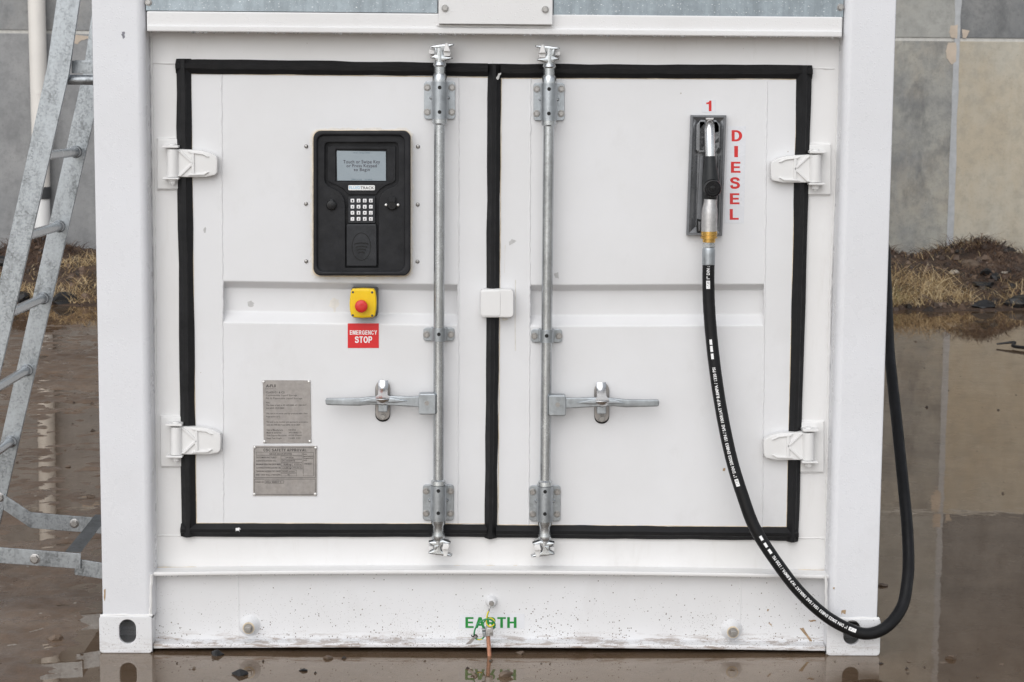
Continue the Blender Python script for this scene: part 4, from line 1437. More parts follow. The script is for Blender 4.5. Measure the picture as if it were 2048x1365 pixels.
for a, c in ((476, 1480), ):
    for xx in (a, c):
        z0_, z1_ = fz1, lz0
        xw = P(xx, 1220, .06).x
        obj('web_seam', box(xw-.003, xw+.003, .0605, .066, z0_, z1_, .001), 'sill', C)
bead([(303, 1150), (301, 1228)], .004, .005, .001)
bead([(1652, 1152), (1652, 1232)], .004, .005, .001)
bead([(200, 1231), (305, 1231)], .001, .0045, .001)
bead([(1655, 1237), (1758, 1237)], .001, .0045, .001)
# drain plugs
for a, c in ((497, 1257), (1466, 1265)):
    p = P(a, c, .03)
    pg = obj('drain_plug', lathe((p.x, .062, p.z), (0, -1, 0), [(0, .034), (.008, .028), (.020, .022), (.028, .020)], 24), 'cast', C)
    obj('thread_tape', lathe((p.x, .034, p.z), (0, -1, 0), [(0, .0185), (.005, .0185)], 20), 'sealant', pg)
    obj('plug_face', lathe((p.x, .029, p.z), (0, -1, 0), [(0, .0155), (.004, .015)], 20), 'steel', pg)
    obj('plug_square', box(p.x-.009, p.x+.009, .014, .026, p.z-.009, p.z+.007, .0015), 'steel', pg)
# earth stud
p = P(983, 1208, .03)
st = obj('earth_stud', lathe((p.x, .062, p.z), (0, -1, 0), [(0, .020), (.006, .017), (.02, .014), (.024, .012)], 20), 'cast', C)
obj('stud_nut', lathe((p.x, .038, p.z), (0, -1, 0), [(0, .0085), (.007, .0085)], 6), 'steel', st)
obj('stud_thread', lathe((p.x, .031, p.z), (0, -1, 0), [(0, .0045), (.008, .0045)], 12), 'steel', st)

# scuffs, drips and mud smears
M['scuff'] = simple('grey_scuff', (0.50, 0.495, 0.49), 0.5, 0, 0.1, 90)
M['scuff_dark'] = simple('dark_scuff', (0.20, 0.20, 0.23), 0.5, 0, 0.1, 90)
M['rust'] = simple('mud_smear', (0.36, 0.25, 0.15), 0.7, 0, 0.3, 90)
M['drip'] = simple('old_drip', (0.66, 0.64, 0.60), 0.5, 0, 0.08, 60)
for nm_, mt_, y_, pts_ in (
        ('scuff', 'scuff_dark', -.0004, [(244, 64), (249, 63), (250, 74), (246, 78), (243, 71)]),
        ('scuff', 'scuff', YD-.0006, [(407, 456), (412, 454), (411, 466), (407, 468)]),
        ('scuff', 'scuff', YD-.0006, [(1018, 484), (1024, 479), (1034, 482), (1026, 487), (1019, 491)]),
        ('scuff', 'scuff', YD-.0006, [(1108, 548), (1116, 545), (1117, 557), (1110, 556)]),
        ('drip', 'drip', YD-.0006, [(1030, 560), (1031.5, 560), (1032, 700), (1030.5, 702)]),
        ('drip', 'drip', YD-.0006, [(1009, 492), (1011, 490), (1010, 545), (1008, 548)]),
        ('drip', 'drip', YD-.0006, [(1004, 636), (1018, 637), (1012, 642), (1004, 641)]),
        ('paint_mark', 'white_print', YD-.0235, [(472, 1056), (475, 1057), (478, 1054.5), (481, 1058), (478, 1060), (479.5, 1064), (475, 1061.5), (471.5, 1063)]),
        ('paint_mark', 'scuff', YD-.0265, [(992, 158), (996, 148), (1003, 146), (1000, 151), (996, 160)]),
        ('smear', 'rust', .0612, [(1600, 1257), (1606, 1256), (1624, 1283), (1620, 1283)]),
        ('smear', 'rust', .0612, [(1617, 1241), (1632, 1240), (1633, 1243), (1620, 1244)]),
        ('smear', 'rust', .0612, [(1534, 1219), (1538, 1219), (1538, 1223), (1534, 1223)]),
        ('smear', 'rust', .0612, [(1536, 1246), (1543, 1249), (1545, 1254), (1541, 1251)]),
        ('smear', 'rust', -.0004, [(1682, 1222), (1692, 1221), (1691, 1230), (1686, 1226), (1683, 1231)]),
        ('smear', 'rust', -.0004, [(1666, 1175), (1669, 1175), (1669, 1179), (1666, 1179)]),
        ('smear', 'rust', -.0004, [(208, 1180), (211, 1178), (210, 1202), (208, 1203)]),
        ('smear', 'rust', YD-.0006, [(1445, 937), (1450, 936), (1450, 943), (1446, 943)]),
        ('smear', 'scuff', YD+.0335, [(494, 605), (502, 602), (508, 607), (506, 614), (498, 614)]),
        ('smear', 'smear', YD+.0335, [(660, 602), (668, 596), (677, 600), (679, 611), (672, 617), (668, 630), (666, 619), (658, 612)])):
    obj(nm_, blotch(pts_, y_, .0003), mt_, C)
# drops hanging from the rail edges
db = bmesh.new()
for i in range(150):
    px = random.uniform(295, 1685)
    x = P(px, 70, .006).x
    r_ = random.uniform(.0015, .0042)
    bmesh.ops.create_icosphere(db, subdivisions=1, radius=r_, matrix=Matrix.Translation((x, random.uniform(.005, .012), rail_b-.005-r_*.35)))
for i in range(70):
    x = random.uniform(XIL, XIR)
    r_ = random.uniform(.0012, .003)
    zz_ = lz0-.011*(x/1.05)**2
    bmesh.ops.create_icosphere(db, subdivisions=1, radius=r_, matrix=Matrix.Translation((x, sy+.004, zz_-r_*.35)))
m_, n_, l_, b_ = mat('water_drop')
b_.inputs['Base Color'].default_value = (0.95, 0.96, 0.97, 1)
b_.inputs['Transmission Weight'].default_value = 0.9
b_.inputs['Roughness'].default_value = 0.03
b_.inputs['IOR'].default_value = 1.33
dr_o = obj('water_drops', db, m_, C)
dr_o['kind'] = 'stuff'
#--SPLIT2--
# ================================================================== EQUIPMENT ON THE DOORS
# ---- keypad terminal
TP = P(724, 552, YD)
T = thing('control_terminal', TP, 'black fuel control terminal with grey screen and keypad on the left door', 'control terminal')
ring = []
for a, c in rrect(621, 257, 826, 558, 17, 6):
    ring.append((a, c))
sm = []
for i in range(len(ring)):
    a, b_ = ring[i], ring[(i+1) % len(ring)]
    L = math.hypot(b_[0]-a[0], b_[1]-a[1])
    for k in range(max(1, int(L/6))):
        t = k/max(1, int(L/6))
        sm.append((a[0]+(b_[0]-a[0])*t+random.uniform(-2.2, 2.2), a[1]+(b_[1]-a[1])*t+random.uniform(-2.2, 2.2)))
obj('sealant_smear', pplate(sm, YD-.0012, YD-.0002), 'smear', T)
obj('sealant_bead', pplate(rrect(624.8, 260.5, 822.2, 554, 15, 6), YD-.004, YD-.0005, .001), 'sealant', T)
hs_o = obj('housing_rim', pplate(rrect(626.5, 262, 820.5, 552, 15, 8), .040, YD-.001, .005, [rrect(634.5, 271.5, 808.5, 543, 13, 8)], 3), 'plastic', T)
funnel = [(655, 285), (790, 285), (795, 287.5), (797, 293), (797, 362), (795, 368), (788, 374), (776, 379), (768, 384), (762, 391), (759, 399), (757.5, 410), (757, 536), (690.5, 536), (690, 410), (688, 399), (684, 391), (678, 384), (668, 379), (657, 373), (651, 367), (649, 361), (649, 293), (650.5, 287.5)]
obj('face_plate', pplate(rrect(632, 269, 811, 545, 14, 8), .050, .0545, .0018, [funnel]), 'plastic', T)
obj('recess_floor', pplate(rrect(640, 276, 804, 540, 8), .066, .072), 'plastic', T)
slope = [(655, 293), (791, 293), (791, 361), (786, 366), (772, 371), (760, 379), (752, 390), (696, 390), (688, 379), (674, 371), (660, 366), (655, 361)]
obj('screen_surround', pplate(slope, .060, .067, .002, [rrect(671, 299.5, 774, 364, 2)]), 'plastic', T)
scr = obj('screen', pplate([(673.5, 302), (771.5, 303.5), (771.8, 362), (674.5, 361.5)], .0635, .067), 'lcd', T)
text_on('screen_text', scr, 'Touch or Swipe Key', 686.6, 320.5, 760, 329.5, .0631, 'lcd_text', .004)
text_on('screen_text', scr, 'or Press Keypad', 693, 328.7, 753.5, 337, .0631, 'lcd_text', .004)
text_on('screen_text', scr, 'to Begin', 707.5, 336.7, 739.5, 344.5, .0631, 'lcd_text', .004)
text_on('screen_text', scr, '10:21  30 Jul 2026', 706.5, 304.6, 739.5, 308, .0631, 'lcd_small')
text_on('screen_text', scr, '000002 4.2.0.0     SN: 04018', 703, 358, 744, 361, .0631, 'lcd_small')
bd = obj('name_badge', pplate(rrect(696.6, 371, 749.8, 381.2, 2), .0572, .0605, .0006), 'badge', T)
text_on('lettering', bd, 'FLUID', 698.3, 373, 720.5, 378.6, .0568, 'badge_blue', .012)
text_on('lettering', bd, 'TRACK', 721, 373.4, 748, 379, .0568, 'black_print', .012)
kp = obj('keypad', pplate(rrect(696.5, 393.5, 750.3, 446.8, 2.5), .054, .068, .001), 'plastic_lit', T)
kx = [704.9, 717.1, 729.5, 741.7]
ky = [401.8, 414.0, 426.2, 438.4]
k0 = None
for r_, row in enumerate(('123E', '456v', '789^', '*0#S')):
    for c_, ch in enumerate(row):
        k_ = obj('key', pplate(rrect(kx[c_]-3.7, ky[r_]-3.7, kx[c_]+3.7, ky[r_]+3.7, .8, 2), .0515, .055, .0006, seg=1), 'key', T)
        k_.parent = kp
        k_.matrix_parent_inverse = Matrix()
        text_on('key_symbol', kp, ch, kx[c_]-1.3, ky[r_]-1.6, kx[c_]+1.3, ky[r_]+2.4, .0512, 'black_print', .03)
pad = obj('card_pad', pplate([(693, 452), (695, 448.5), (751, 448.5), (753, 452), (753.5, 531), (751, 533.5), (695, 533.5), (693, 531)], .048, .068, .003), 'plastic_lit', T)
obj('pad_groove', pplate(ellipse(722.6, 493.6, 19.3, 28.1, 40), .0472, .0484, .0003, [ellipse(722.6, 493.6, 17.9, 26.6, 40)]), 'black_gap', pad)
for yy, hw in ((487.5, 14), (494, 11.5), (499.5, 9), (505.3, 6.6)):
    pts = []
    for k in range(11):
        u = -1+k/5
        pts.append((722.6+u*hw, yy-2.2*(1-u*u)))
    low = [(a, c+2.2) for a, c in reversed(pts)]
    obj('wave_mark', pplate(pts+low, .0468, .0484, .0004), 'black_gap', pad)
cpL = P(663, 410.5, .05)
obj('port_cap', lathe(cpL, (0, -1, 0), [(0, .0155), (.008, .0155), (.010, .0135), (.012, .004)], 24), 'knob', T)
obj('cap_tab', pplate(rrect(659.5, 399, 666.5, 407, 2), .040, .050, .001), 'plastic_lit', T)
cpR = P(784, 411, .05)
pc = obj('port_cap', lathe(cpR, (0, -1, 0), [(0, .0145), (.009, .0145), (.011, .012)], 24), 'knob', T)
obj('cap_hinge', pplate(rrect(777.5, 395.5, 790.5, 405, 1.5), .038, .050, .001), 'plastic', T)
obj('cap_flange', pplate([(770, 409), (777, 404), (791, 404), (798, 409), (798, 413), (790, 419), (778, 419), (770, 413)], .045, .050, .001), 'plastic', T)
for a in (772.2, 796):
    put('screw', RIVET, a, 410.3, .045, T)
for a, c in ((612.3, 293), (836, 293.5), (611.8, 408), (835.5, 409.5), (612.3, 523), (835, 523.5)):
    put('screw', SCREW, a, c, YD-.001, T, random.random())

# ---- emergency stop
E_ = thing('emergency_stop_button', P(725, 636, .114), 'yellow emergency stop box with red mushroom button below the terminal', 'button')
obj('base_box', pplate(rrect(702, 577, 755, 634, 5), .052, .113, .004), 'dark_base', E_)
yp = [(704, 578.5), (726, 577.5), (747, 578.5), (750.5, 583), (752.5, 596), (753, 608), (752, 621), (750, 632), (746, 635.5), (725, 637), (706, 635.5), (702, 632), (699.5, 621), (698.7, 608), (699.8, 595), (701.5, 583)]
ycv = obj('yellow_cover', pplate(yp, .026, .058, .005, seg=3), 'yellow', E_)
for s in (-1, 1):
    obj('cover_line', pplate([(725+s*14-.4, 580), (725+s*14+.4, 580), (725+s*14+.4, 634), (725+s*14-.4, 634)], .0257, .0262), M['yellow'], E_)
mb = P(723.5, 611.4, .026)
obj('mushroom', lathe(mb, (0, -1, 0), [(-.004, .013), (.014, .013), (.015, .019), (.024, .0198), (.030, .0185), (.033, .014), (.0338, .007), (.0338, 0)], 28), 'red', E_)
obj('arrow_mark', pplate([(720, 609), (725, 607.5), (727.5, 611), (725, 610.5), (722, 611.5)], -.0085, -.0075), 'red_print', E_)
for a, c in ((705.8, 584.8), (744.3, 585.3), (705.6, 631), (744.3, 631.7)):
    put('bore', disc_mesh(.0035, 'dark_base', 'screw_recess', 12), a, c, .0258, E_)
sg = props(obj('emergency_stop_sign', pplate([(695.4, 647.3), (757.6, 647.3), (757.6, 696.5), (695.4, 696.5)], YD-.0012, YD-.0002), 'red_print'), 'red square sticker reading EMERGENCY STOP on the left door', 'sign')
block('lettering', sg, 'EMERGENCY', 699.6, 661.2, 754, 669.8, YD-.0016, 'white_print', .13)
block('lettering', sg, 'STOP', 709.8, 673.3, 744.3, 686.2, YD-.0016, 'white_print')

# ---- data plates
def box_lines(parent, x0, y0, x1, y1, y, w_=.45):
    pl = [(x0, y0), (x1, y0), (x1, y1), (x0, y1)]
    hl_ = [(x0+w_, y0+w_), (x1-w_, y0+w_), (x1-w_, y1-w_), (x0+w_, y1-w_)]
    return obj('printed_box', pplate(pl, y, y+.0003, 0, [hl_]), 'grey_print', parent)
d1 = props(obj('data_plate', pplate([(525.4, 760.8), (620.8, 761.3), (622.6, 886.4), (527.4, 887)], YD-.003, YD-.0002, .0006), 'steel_plate'), 'upper stainless data plate headed CLASS C1 and C2 on the left door', 'plate')
ly = YD-.0034
Zm = lambda ox, oy, sc: (lambda x, y: (ox+x/sc, oy+y/sc))
z1f = Zm(510, 750, 9.75)
def tline(parent, zf, body, x0, x1, y0, y1, y, bold=.004, mt='grey_print'):
    a, c = zf(x0, y0), zf(x1, y1)
    text_on('lettering', parent, body, a[0], a[1], c[0], c[1], y, mt, bold)
for body, x0, x1, y0, y1, bo in [
        ('A-FL0', 212, 408, 187, 245, .03), ('EQUIPMENT', 208, 410, 266, 283, 0), ('CLASS C1 & C2', 213, 575, 325, 362, .02),
        ('Combustible Liquid Storage', 213, 820, 383, 425, 0), ('PG III Flammable Liquid Storage', 213, 918, 443, 485, 0), ('Note:', 216, 290, 530, 555, .01),
        ('This tanks is built to AS 1692-2006, AS 1940-2017', 216, 1000, 578, 612, .01), ('and SANS 10131:2004', 218, 567, 635, 664, .01),
        ('This tank is not to be used for products with a flash', 220, 1022, 742, 777, .01), ('Point below 23\u00b0C', 220, 490, 800, 830, .01),
        ('The tank to be installed and operated in accordance', 222, 1032, 907, 942, .01), ('with AS 1940-2017 and SANS 10131:2004', 224, 880, 962, 992, .01),
        ('Year of Manufacture:', 225, 548, 1062, 1092, .01), ('04/2026', 655, 798, 1060, 1090, .004), ('Model & Serial No.:', 226, 525, 1115, 1145, .01), ('AFLU8682175', 655, 905, 1112, 1142, .004),
        ('Tank Capacity SFL(Litres):', 228, 622, 1170, 1205, .01), ('65550 (Diesel)', 657, 913, 1167, 1200, .004), ('Empty Tank Weight:', 226, 527, 1225, 1260, .01), ('13,400  KGS', 660, 885, 1222, 1253, .004)]:
    tline(d1, z1f, body, x0, x1, y0, y1, ly, bo)
for a, c in ((527.3, 764), (617.7, 763.7), (529, 883.6), (619.5, 883)):
    put('rivet', RIVET, a, c, YD-.003, d1)
d2 = props(obj('data_plate', pplate([(506.6, 892), (634, 892.3), (633.6, 992.4), (506.2, 992.3)], YD-.003, YD-.0002, .0006), 'steel_plate'), 'lower stainless data plate headed CSC SAFETY APPROVAL on the left door', 'plate')
z2f = Zm(500, 880, 11.375)
def zbox(x0, x1, y0, y1, w_=.5):
    a, c = z2f(x0, y0), z2f(x1, y1)
    box_lines(d2, a[0], a[1], c[0], c[1], ly, w_)
zbox(97, 1490, 175, 862, .75)
zbox(97, 1490, 890, 1247, .75)
for q in ((137, 1190, 280, 358), (700, 1190, 368, 438), (700, 1190, 450, 515), (700, 938, 526, 592), (957, 1190, 526, 592), (700, 938, 606, 668), (957, 1190, 606, 668), (700, 1065, 688, 748), (700, 1065, 768, 826), (1208, 1450, 288, 826), (335, 768, 928, 994)):
    zbox(*q)
for body, x0, x1, y0, y1, bo in [
        ('GB-LR 26269-07/2025', 440, 953, 303, 340, .02), ('DATE MANUFACTURED', 140, 605, 385, 420, .012), ('04/2026', 810, 990, 387, 420, .02),
        ('IDENTIFICATION NO.', 140, 600, 462, 497, .012), ('ZN 26000910', 712, 1020, 462, 497, .02), ('MAXIMUM OPERATING GROSS MASS', 140, 690, 541, 577, .02), ('30,480 kg', 762, 930, 543, 585, .02), ('67,200 lbs', 1000, 1172, 543, 577, .02),
        ('ALLOWABLE STACKING LOAD FOR 1.8G', 140, 690, 620, 655, .02), ('216,000 kg', 735, 930, 622, 665, .02), ('476,200 lbs', 980, 1172, 622, 656, .02), ('TRANSVERSE RACKING TEST FORCE', 140, 685, 700, 735, .02),
        ('150,000 newtons', 730, 1032, 703, 733, .02), ('END / SIDE WALL STRENGTH', 140, 680, 780, 815, .012), ('NIL', 855, 905, 782, 810, .02), ('FIRST', 1222, 1303, 320, 346, .02), ('MAINTENANCE', 1222, 1440, 366, 394, .02),
        ('EXAMINATION', 1222, 1428, 410, 438, .02), ('DATE', 1222, 1300, 456, 483, .02), ('04/2031', 1238, 1412, 526, 566, .02), ("OWNER'S NO.", 122, 318, 945, 980, .012), ('AFLU 868217 5', 352, 708, 942, 980, .02)]:
    tline(d2, z2f, body, x0, x1, y0, y1, ly, bo)
block('lettering', d2, 'CSC SAFETY APPROVAL', *z2f(305, 203), *z2f(1283, 264), ly, 'grey_print', .14)
for a, c in ((509.2, 895.2), (631.3, 896), (508.7, 988.8), (630.6, 988.5)):
    put('rivet', RIVET, a, c, YD-.003, d2)

# ---- nozzle holster
H = thing('nozzle_holster', P(1409, 472, YD), 'grey moulded nozzle holster on the right door holding the diesel nozzle', 'holster')
oq = [(1382, 230.5), (1453, 231), (1444.5, 472.5), (1373.5, 471)]
iq = [(1387, 235.5), (1448, 236), (1440, 467), (1378.5, 466)]
obj('holster_rim', pplate(oq, .056, YD-.0005, .003, [iq]), 'holster_rim', H)
fl = [(1384, 233), (1451, 233.5), (1442, 470), (1376, 469)]
obj('tray_floor', pplate(fl, .074, .0785), 'holster', H)
# sloped tray sides
def facet(pts3, mt='holster', name='tray_facet'):
    b = bmesh.new()
    vs = [b.verts.new(P(a, c, y)) for a, c, y in pts3]
    b.faces.new(vs)
    bmesh.ops.recalc_face_normals(b, faces=b.faces)
    if b.faces and list(b.faces)[0].normal.y > 0:
        bmesh.ops.reverse_faces(b, faces=b.faces)
    bmesh.ops.solidify(b, geom=list(b.faces), thickness=.0015)
    return obj(name, b, mt, H)
facet([(1387, 236, .060), (1448, 236, .060), (1436, 248, .072), (1397, 247, .072)])
facet([(1387, 236, .060), (1397, 247, .072), (1391, 454, .072), (1378.5, 466, .060)])
facet([(1448, 236, .060), (1436, 248, .072), (1430, 455, .072), (1440, 467, .060)])
facet([(1378.5, 466, .060), (1391, 454, .072), (1430, 455, .072), (1440, 467, .060)])
obj('spout_frame', pplate([(1393, 250), (1401, 240), (1432, 240), (1441, 250), (1440, 298), (1431, 308), (1399, 308), (1392, 300)], .060, .0735, .003, [[(1401.5, 246), (1433, 246), (1436, 254), (1435, 295), (1430, 303), (1401, 302)]]), 'holster', H)
obj('spout_cavity', pplate([(1400, 243), (1435, 243), (1435, 304), (1400, 304)], .0728, .0738), 'black_gap', H)
obj('spout_lip', pplate([(1411, 236), (1428, 236), (1427, 241), (1412, 241)], .050, .062, .002), 'alu', H)
obj('tray_rib', pplate([(1400, 312), (1407, 312), (1404, 440), (1394, 455), (1393, 440)], .062, .0735, .003), 'holster_rim', H)
obj('tray_rib', pplate([(1436, 312), (1440, 312), (1434, 452), (1429, 440)], .062, .0735, .003), 'holster', H)
obj('switch_slot', pplate([(1394, 438), (1403, 440), (1403, 466), (1394, 465)], .058, .0735, .001), 'black_gap', H)
obj('switch_flap', pplate([(1397, 443), (1402, 444), (1401, 463), (1397, 462)], .054, .060, .001), 'holster', H)

# ---- fuel hose with nozzle
NZ = thing('fuel_hose', P(1418, 530, .02), 'black rubber diesel hose with metal nozzle looping round the right corner post', 'hose')
PXM = 1/650.0
def nz(name, pts, mt, n=24):
    path = [P(a, c, y) for a, c, y, r in pts]
    return obj(name, sweep(path, [r*PXM for *_, r in pts], n), mt, NZ, sharp=40)
nz('spout', [(1418.3, 240, .085, 11), (1418.6, 250, .060, 11), (1419, 262, .044, 10.8), (1419.6, 280, .035, 10.4), (1420.2, 300, .030, 10), (1420.4, 318, .027, 9.8)], 'chrome')
nz('sleeve', [(1420.4, 313, .027, 10.6), (1420.4, 322, .026, 11.5), (1420.6, 335, .024, 13.5), (1421, 350, .022, 16), (1421.5, 366, .02, 17.8), (1421.5, 380, .018, 17), (1421, 392, .017, 14.2), (1420.5, 399, .017, 13)], 'grip')
kb = P(1424, 377, 0)
obj('valve_cap', lathe((kb.x, .015, kb.z), (0, -1, 0), [(0, .026), (.022, .028), (.030, .0275), (.034, .0255), (.035, .0225), (.0335, .021), (.0335, .0165), (.0355, .0155), (.0355, .0105), (.034, .0095), (.0345, .004), (.0345, 0)], 36), 'knob', NZ)
nz('nozzle_body', [(1421, 390, .017, 12.4), (1420.6, 402, .016, 12.6), (1420, 410, .015, 13.6), (1419.4, 418, .014, 15.2), (1419, 428, .013, 16), (1418.5, 445, .012, 16.1), (1418.2, 464, .011, 15.8)], 'alu')
nz('brass_swivel', [(1418.2, 463, .011, 16.2), (1418.2, 470.5, .011, 16.2), (1418.1, 471, .011, 14.8), (1418.1, 473, .011, 14.8), (1418, 473.4, .011, 16.6), (1418, 477, .011, 16.6), (1418, 477.5, .011, 12.8), (1417.8, 485, .011, 12.6)], 'brass')
nz('swivel_nut', [(1417.7, 485, .011, 11), (1417.7, 487.5, .011, 11), (1417.6, 488, .011, 13.4), (1417.6, 494.5, .011, 13.4), (1417.6, 495.5, .011, 11.5), (1417.5, 498, .011, 11.5)], 'galv_bright', 6)
nz('ferrule', [(1417.5, 496, .011, 11.5), (1417.5, 499, .011, 13), (1417.3, 510, .011, 13.2), (1417.2, 516, .011, 12.9), (1417.2, 528, .011, 13.1), (1417.2, 530, .011, 12.4)], 'galv')
hp = [(1417.2, 526, .011), (1416.8, 560, .012), (1418, 610, .012), (1422, 665, .010), (1429, 730, .004), (1439, 800, -.004), (1452, 870, -.014), (1466, 930, -.022), (1484, 988, -.030), (1509, 1055, -.038), (1549, 1119, -.044), (1599, 1184, -.048), (1654, 1234, -.050), (1709, 1263, -.050), (1744, 1267, -.042), (1778, 1250, -.020), (1805, 1212, .03), (1815, 1160, .09), (1817, 1119, .14), (1814.5, 1055, .22), (1808, 985, .32), (1796, 866, .52), (1784, 756, .72), (1778, 690, .86), (1775, 610, 1.02), (1772, 545, 1.14), (1768, 490, 1.22)]
hp3 = [P(a, c, y) for a, c, y in hp]
last = hp3[-1]
hp3 += [Vector((last.x-.03, 1.34, last.z+.12)), Vector((1.20, 1.42, last.z+.15))]
HPATH = smooth_path(hp3, 10)
HR = .0188
obj('hose_tube', sweep(HPATH, [HR*(1+random.uniform(-.008, .008)) for _ in HPATH], 20), 'hose', NZ, sharp=60)
obj('outlet_fitting', lathe((1.19, 1.42, last.z+.15), (1, 0, 0), [(0, .05), (.02, .05), (.022, .028), (.05, .028)], 20), 'galv', NZ)
# printed lettering along the hose
seglen = [0.0]
for a, b_ in zip(HPATH, HPATH[1:]):
    seglen.append(seglen[-1]+(b_-a).length)
def hose_at(s):
    for i in range(len(seglen)-1):
        if seglen[i+1] >= s:
            t = (s-seglen[i])/(seglen[i+1]-seglen[i])
            p = HPATH[i].lerp(HPATH[i+1], t)
            i0, i1 = max(0, i-2), min(len(HPATH)-1, i+3)
            tan = (HPATH[i1]-HPATH[i0]).normalized()
            return p, tan
    return HPATH[-1], (HPATH[-1]-HPATH[-2]).normalized()
def hose_s(px, py):
    best, bs = 1e9, 0.0
    rd = ray(px, py).normalized()
    for i in range(min(len(HPATH)-1, 190)):
        for k in range(6):
            q = HPATH[i].lerp(HPATH[i+1], k/6)-CAM
            d_ = (q-rd*q.dot(rd)).length
            if d_ < best:
                best, bs = d_, seglen[i]+(seglen[i+1]-seglen[i])*k/6
    return bs
def wrap(me_pts, s0, s1, half, phi0):
    """u 0..1 runs from s0 to s1 along the hose, v -1..1 across"""
    out = []
    for u, v in me_pts:
        p, t = hose_at(s0+(s1-s0)*u)
        hd = t if s1 > s0 else -t
        f = (CAM-p)
        f = (f-hd*f.dot(hd)).normalized()
        upv = f.cross(hd)
        a = phi0+v*half
        out.append(p+(f*math.cos(a)+upv*math.sin(a))*(HR*1.012+.0003))
    return out
def hose_text(body, s0, s1, half=.26, phi0=0.0, mt='white_print', bold=.028):
    me = text_raw(body, bold)
    co = np.empty(len(me.vertices)*3)
    me.vertices.foreach_get('co', co)
    co = co.reshape(-1, 3)
    lo, hi = co.min(0), co.max(0)
    uv = [((c[0]-lo[0])/(hi[0]-lo[0]), 2*(c[1]-lo[1])/(hi[1]-lo[1])-1) for c in co]
    for v_, q in zip(me.vertices, wrap(uv, s0, s1, half, phi0)):
        v_.co = q
    return obj('hose_lettering', me, mt, NZ, fin=False)
def hose_patch(s0, s1, half=.27, phi0=0.0, mt='white_print', lift=0):
    uv = [(i/6, j/2-1) for i in range(7) for j in range(5)]
    b = bmesh.new()
    vs = [b.verts.new(q) for q in wrap(uv, s0, s1, half, phi0)]
    for i in range(6):
        for j in range(4):
            b.faces.new((vs[i*5+j], vs[i*5+j+1], vs[i*5+j+6], vs[i*5+j+5]))
    return obj('hose_mark', b, mt, NZ, fin=False)
BODY = '1" DIN 20022 EN853 1SN / SAE 100R1AT W.P 8.8MPA / 1320 PSI'
for (a, b_, c, blocks, ph) in (((1476, 972), (1471, 958), (1426, 735), ((1423, 718, 707), (1420.5, 704, 692), (1419, 690, 679)), .18),):
    sa, sb, sc_ = hose_s(*a), hose_s(*b_), hose_s(*c)
    hose_patch(sa, sb, .3, ph)
    hose_text('AFLO', sa-.003, sb+.003, .17, ph, 'black_print')
    hose_text(BODY, sb-.006, sc_, .26, ph)
    for x_, y0_, y1_ in blocks:
        hose_patch(hose_s(x_, y0_), hose_s(x_, y1_), .21, ph)
sa, sb, sc_ = hose_s(1706, 1268), hose_s(1692, 1260), hose_s(1541, 1113)
hose_patch(sa, sb, .3, -.12)
hose_text('AFLO', sa-.003, sb+.003, .17, -.12, 'black_print')
hose_text(BODY, sb-.006, sc_, .26, -.12)
for (x0_, y0_), (x1_, y1_) in (((1537, 1109), (1532, 1100)), ((1529, 1095), (1524, 1086)), ((1521, 1081), (1517, 1072))):
    hose_patch(hose_s(x0_, y0_), hose_s(x1_, y1_), .22, -.12)
sa, sb = hose_s(1416, 577), hose_s(1416, 561)
hose_patch(sa, sb, .3, .05)
hose_text('AFLO', sa-.003, sb+.003, .17, .05, 'black_print')
hose_text('1" DIN :', sb-.005, hose_s(1417, 532), .26, .05)

# ---- letter decals on the right door
dn = props(obj('number_decal', pplate([(1403.5, 200), (1432, 200), (1432, 225), (1403.5, 225)], YD-.0009, YD-.0002), 'decal'), 'small clear decal with a red number 1 above the nozzle holster', 'decal')
block('lettering', dn, '1', 1412.5, 201.6, 1423, 222.8, YD-.0013, 'red_letter')
dd = props(obj('diesel_decal', pplate([(1455, 253), (1492, 253), (1488, 447), (1449, 447)], YD-.0009, YD-.0002), 'decal'), 'tall clear decal with DIESEL in stacked red letters beside the nozzle', 'decal')
for ch, x0, y0, x1, y1 in (('D', 1463.3, 260.8, 1484.5, 283.2), ('I', 1468.5, 292.5, 1476, 314.8), ('E', 1461.8, 324, 1481, 346), ('S', 1460, 355, 1480, 378), ('E', 1459.8, 387, 1479, 409), ('L', 1459.5, 418.5, 1477.5, 440)):
    block('lettering', dd, ch, x0, y0, x1, y1, YD-.0013, 'red_letter')

# ---- earth lettering, rod, wire
ef = props(obj('earth_decal', pplate([(920, 1230), (1049, 1228), (1049, 1257.5), (917, 1258)], .0611, .0618), 'decal'), 'clear decal with green EARTH lettering on the container sill', 'decal')
block('lettering', ef, 'EARTH', 930.8, 1234.8, 1033, 1256.4, .0607, 'green')
g0 = G(979, 1311)
gy = g0.y-.004
top_r = P(975.3, 1262, gy)
ER = thing('earth_rod', (g0.x, gy, 0), 'copper earth rod with clamp and green yellow wire standing before the sill', 'earth rod')
obj('rod', sweep([(g0.x+.002, gy, -.12), (g0.x, gy, .0), (top_r.x+.003, gy, top_r.z*.5), (top_r.x, gy, top_r.z+.006)], .0066, 14), 'copper', ER)
cf = Zm(840, 1120, 5.571)
def epl(pts, y0, y1, bev, mt, name):
    return obj(name, pplate([cf(*q) for q in pts], y0, y1, bev), mt, ER)
epl([(728, 770), (760, 755), (815, 768), (818, 850), (735, 858)], gy-.014, gy+.012, .003, 'alu', 'clamp')
epl([(688, 775), (728, 768), (732, 790), (700, 800)], gy-.010, gy+.008, .002, 'galv', 'clamp_ear')
epl([(692, 805), (730, 800), (732, 858), (702, 862)], gy-.010, gy+.008, .002, 'galv', 'clamp_ear')
pz = P(*cf(795, 808), gy)
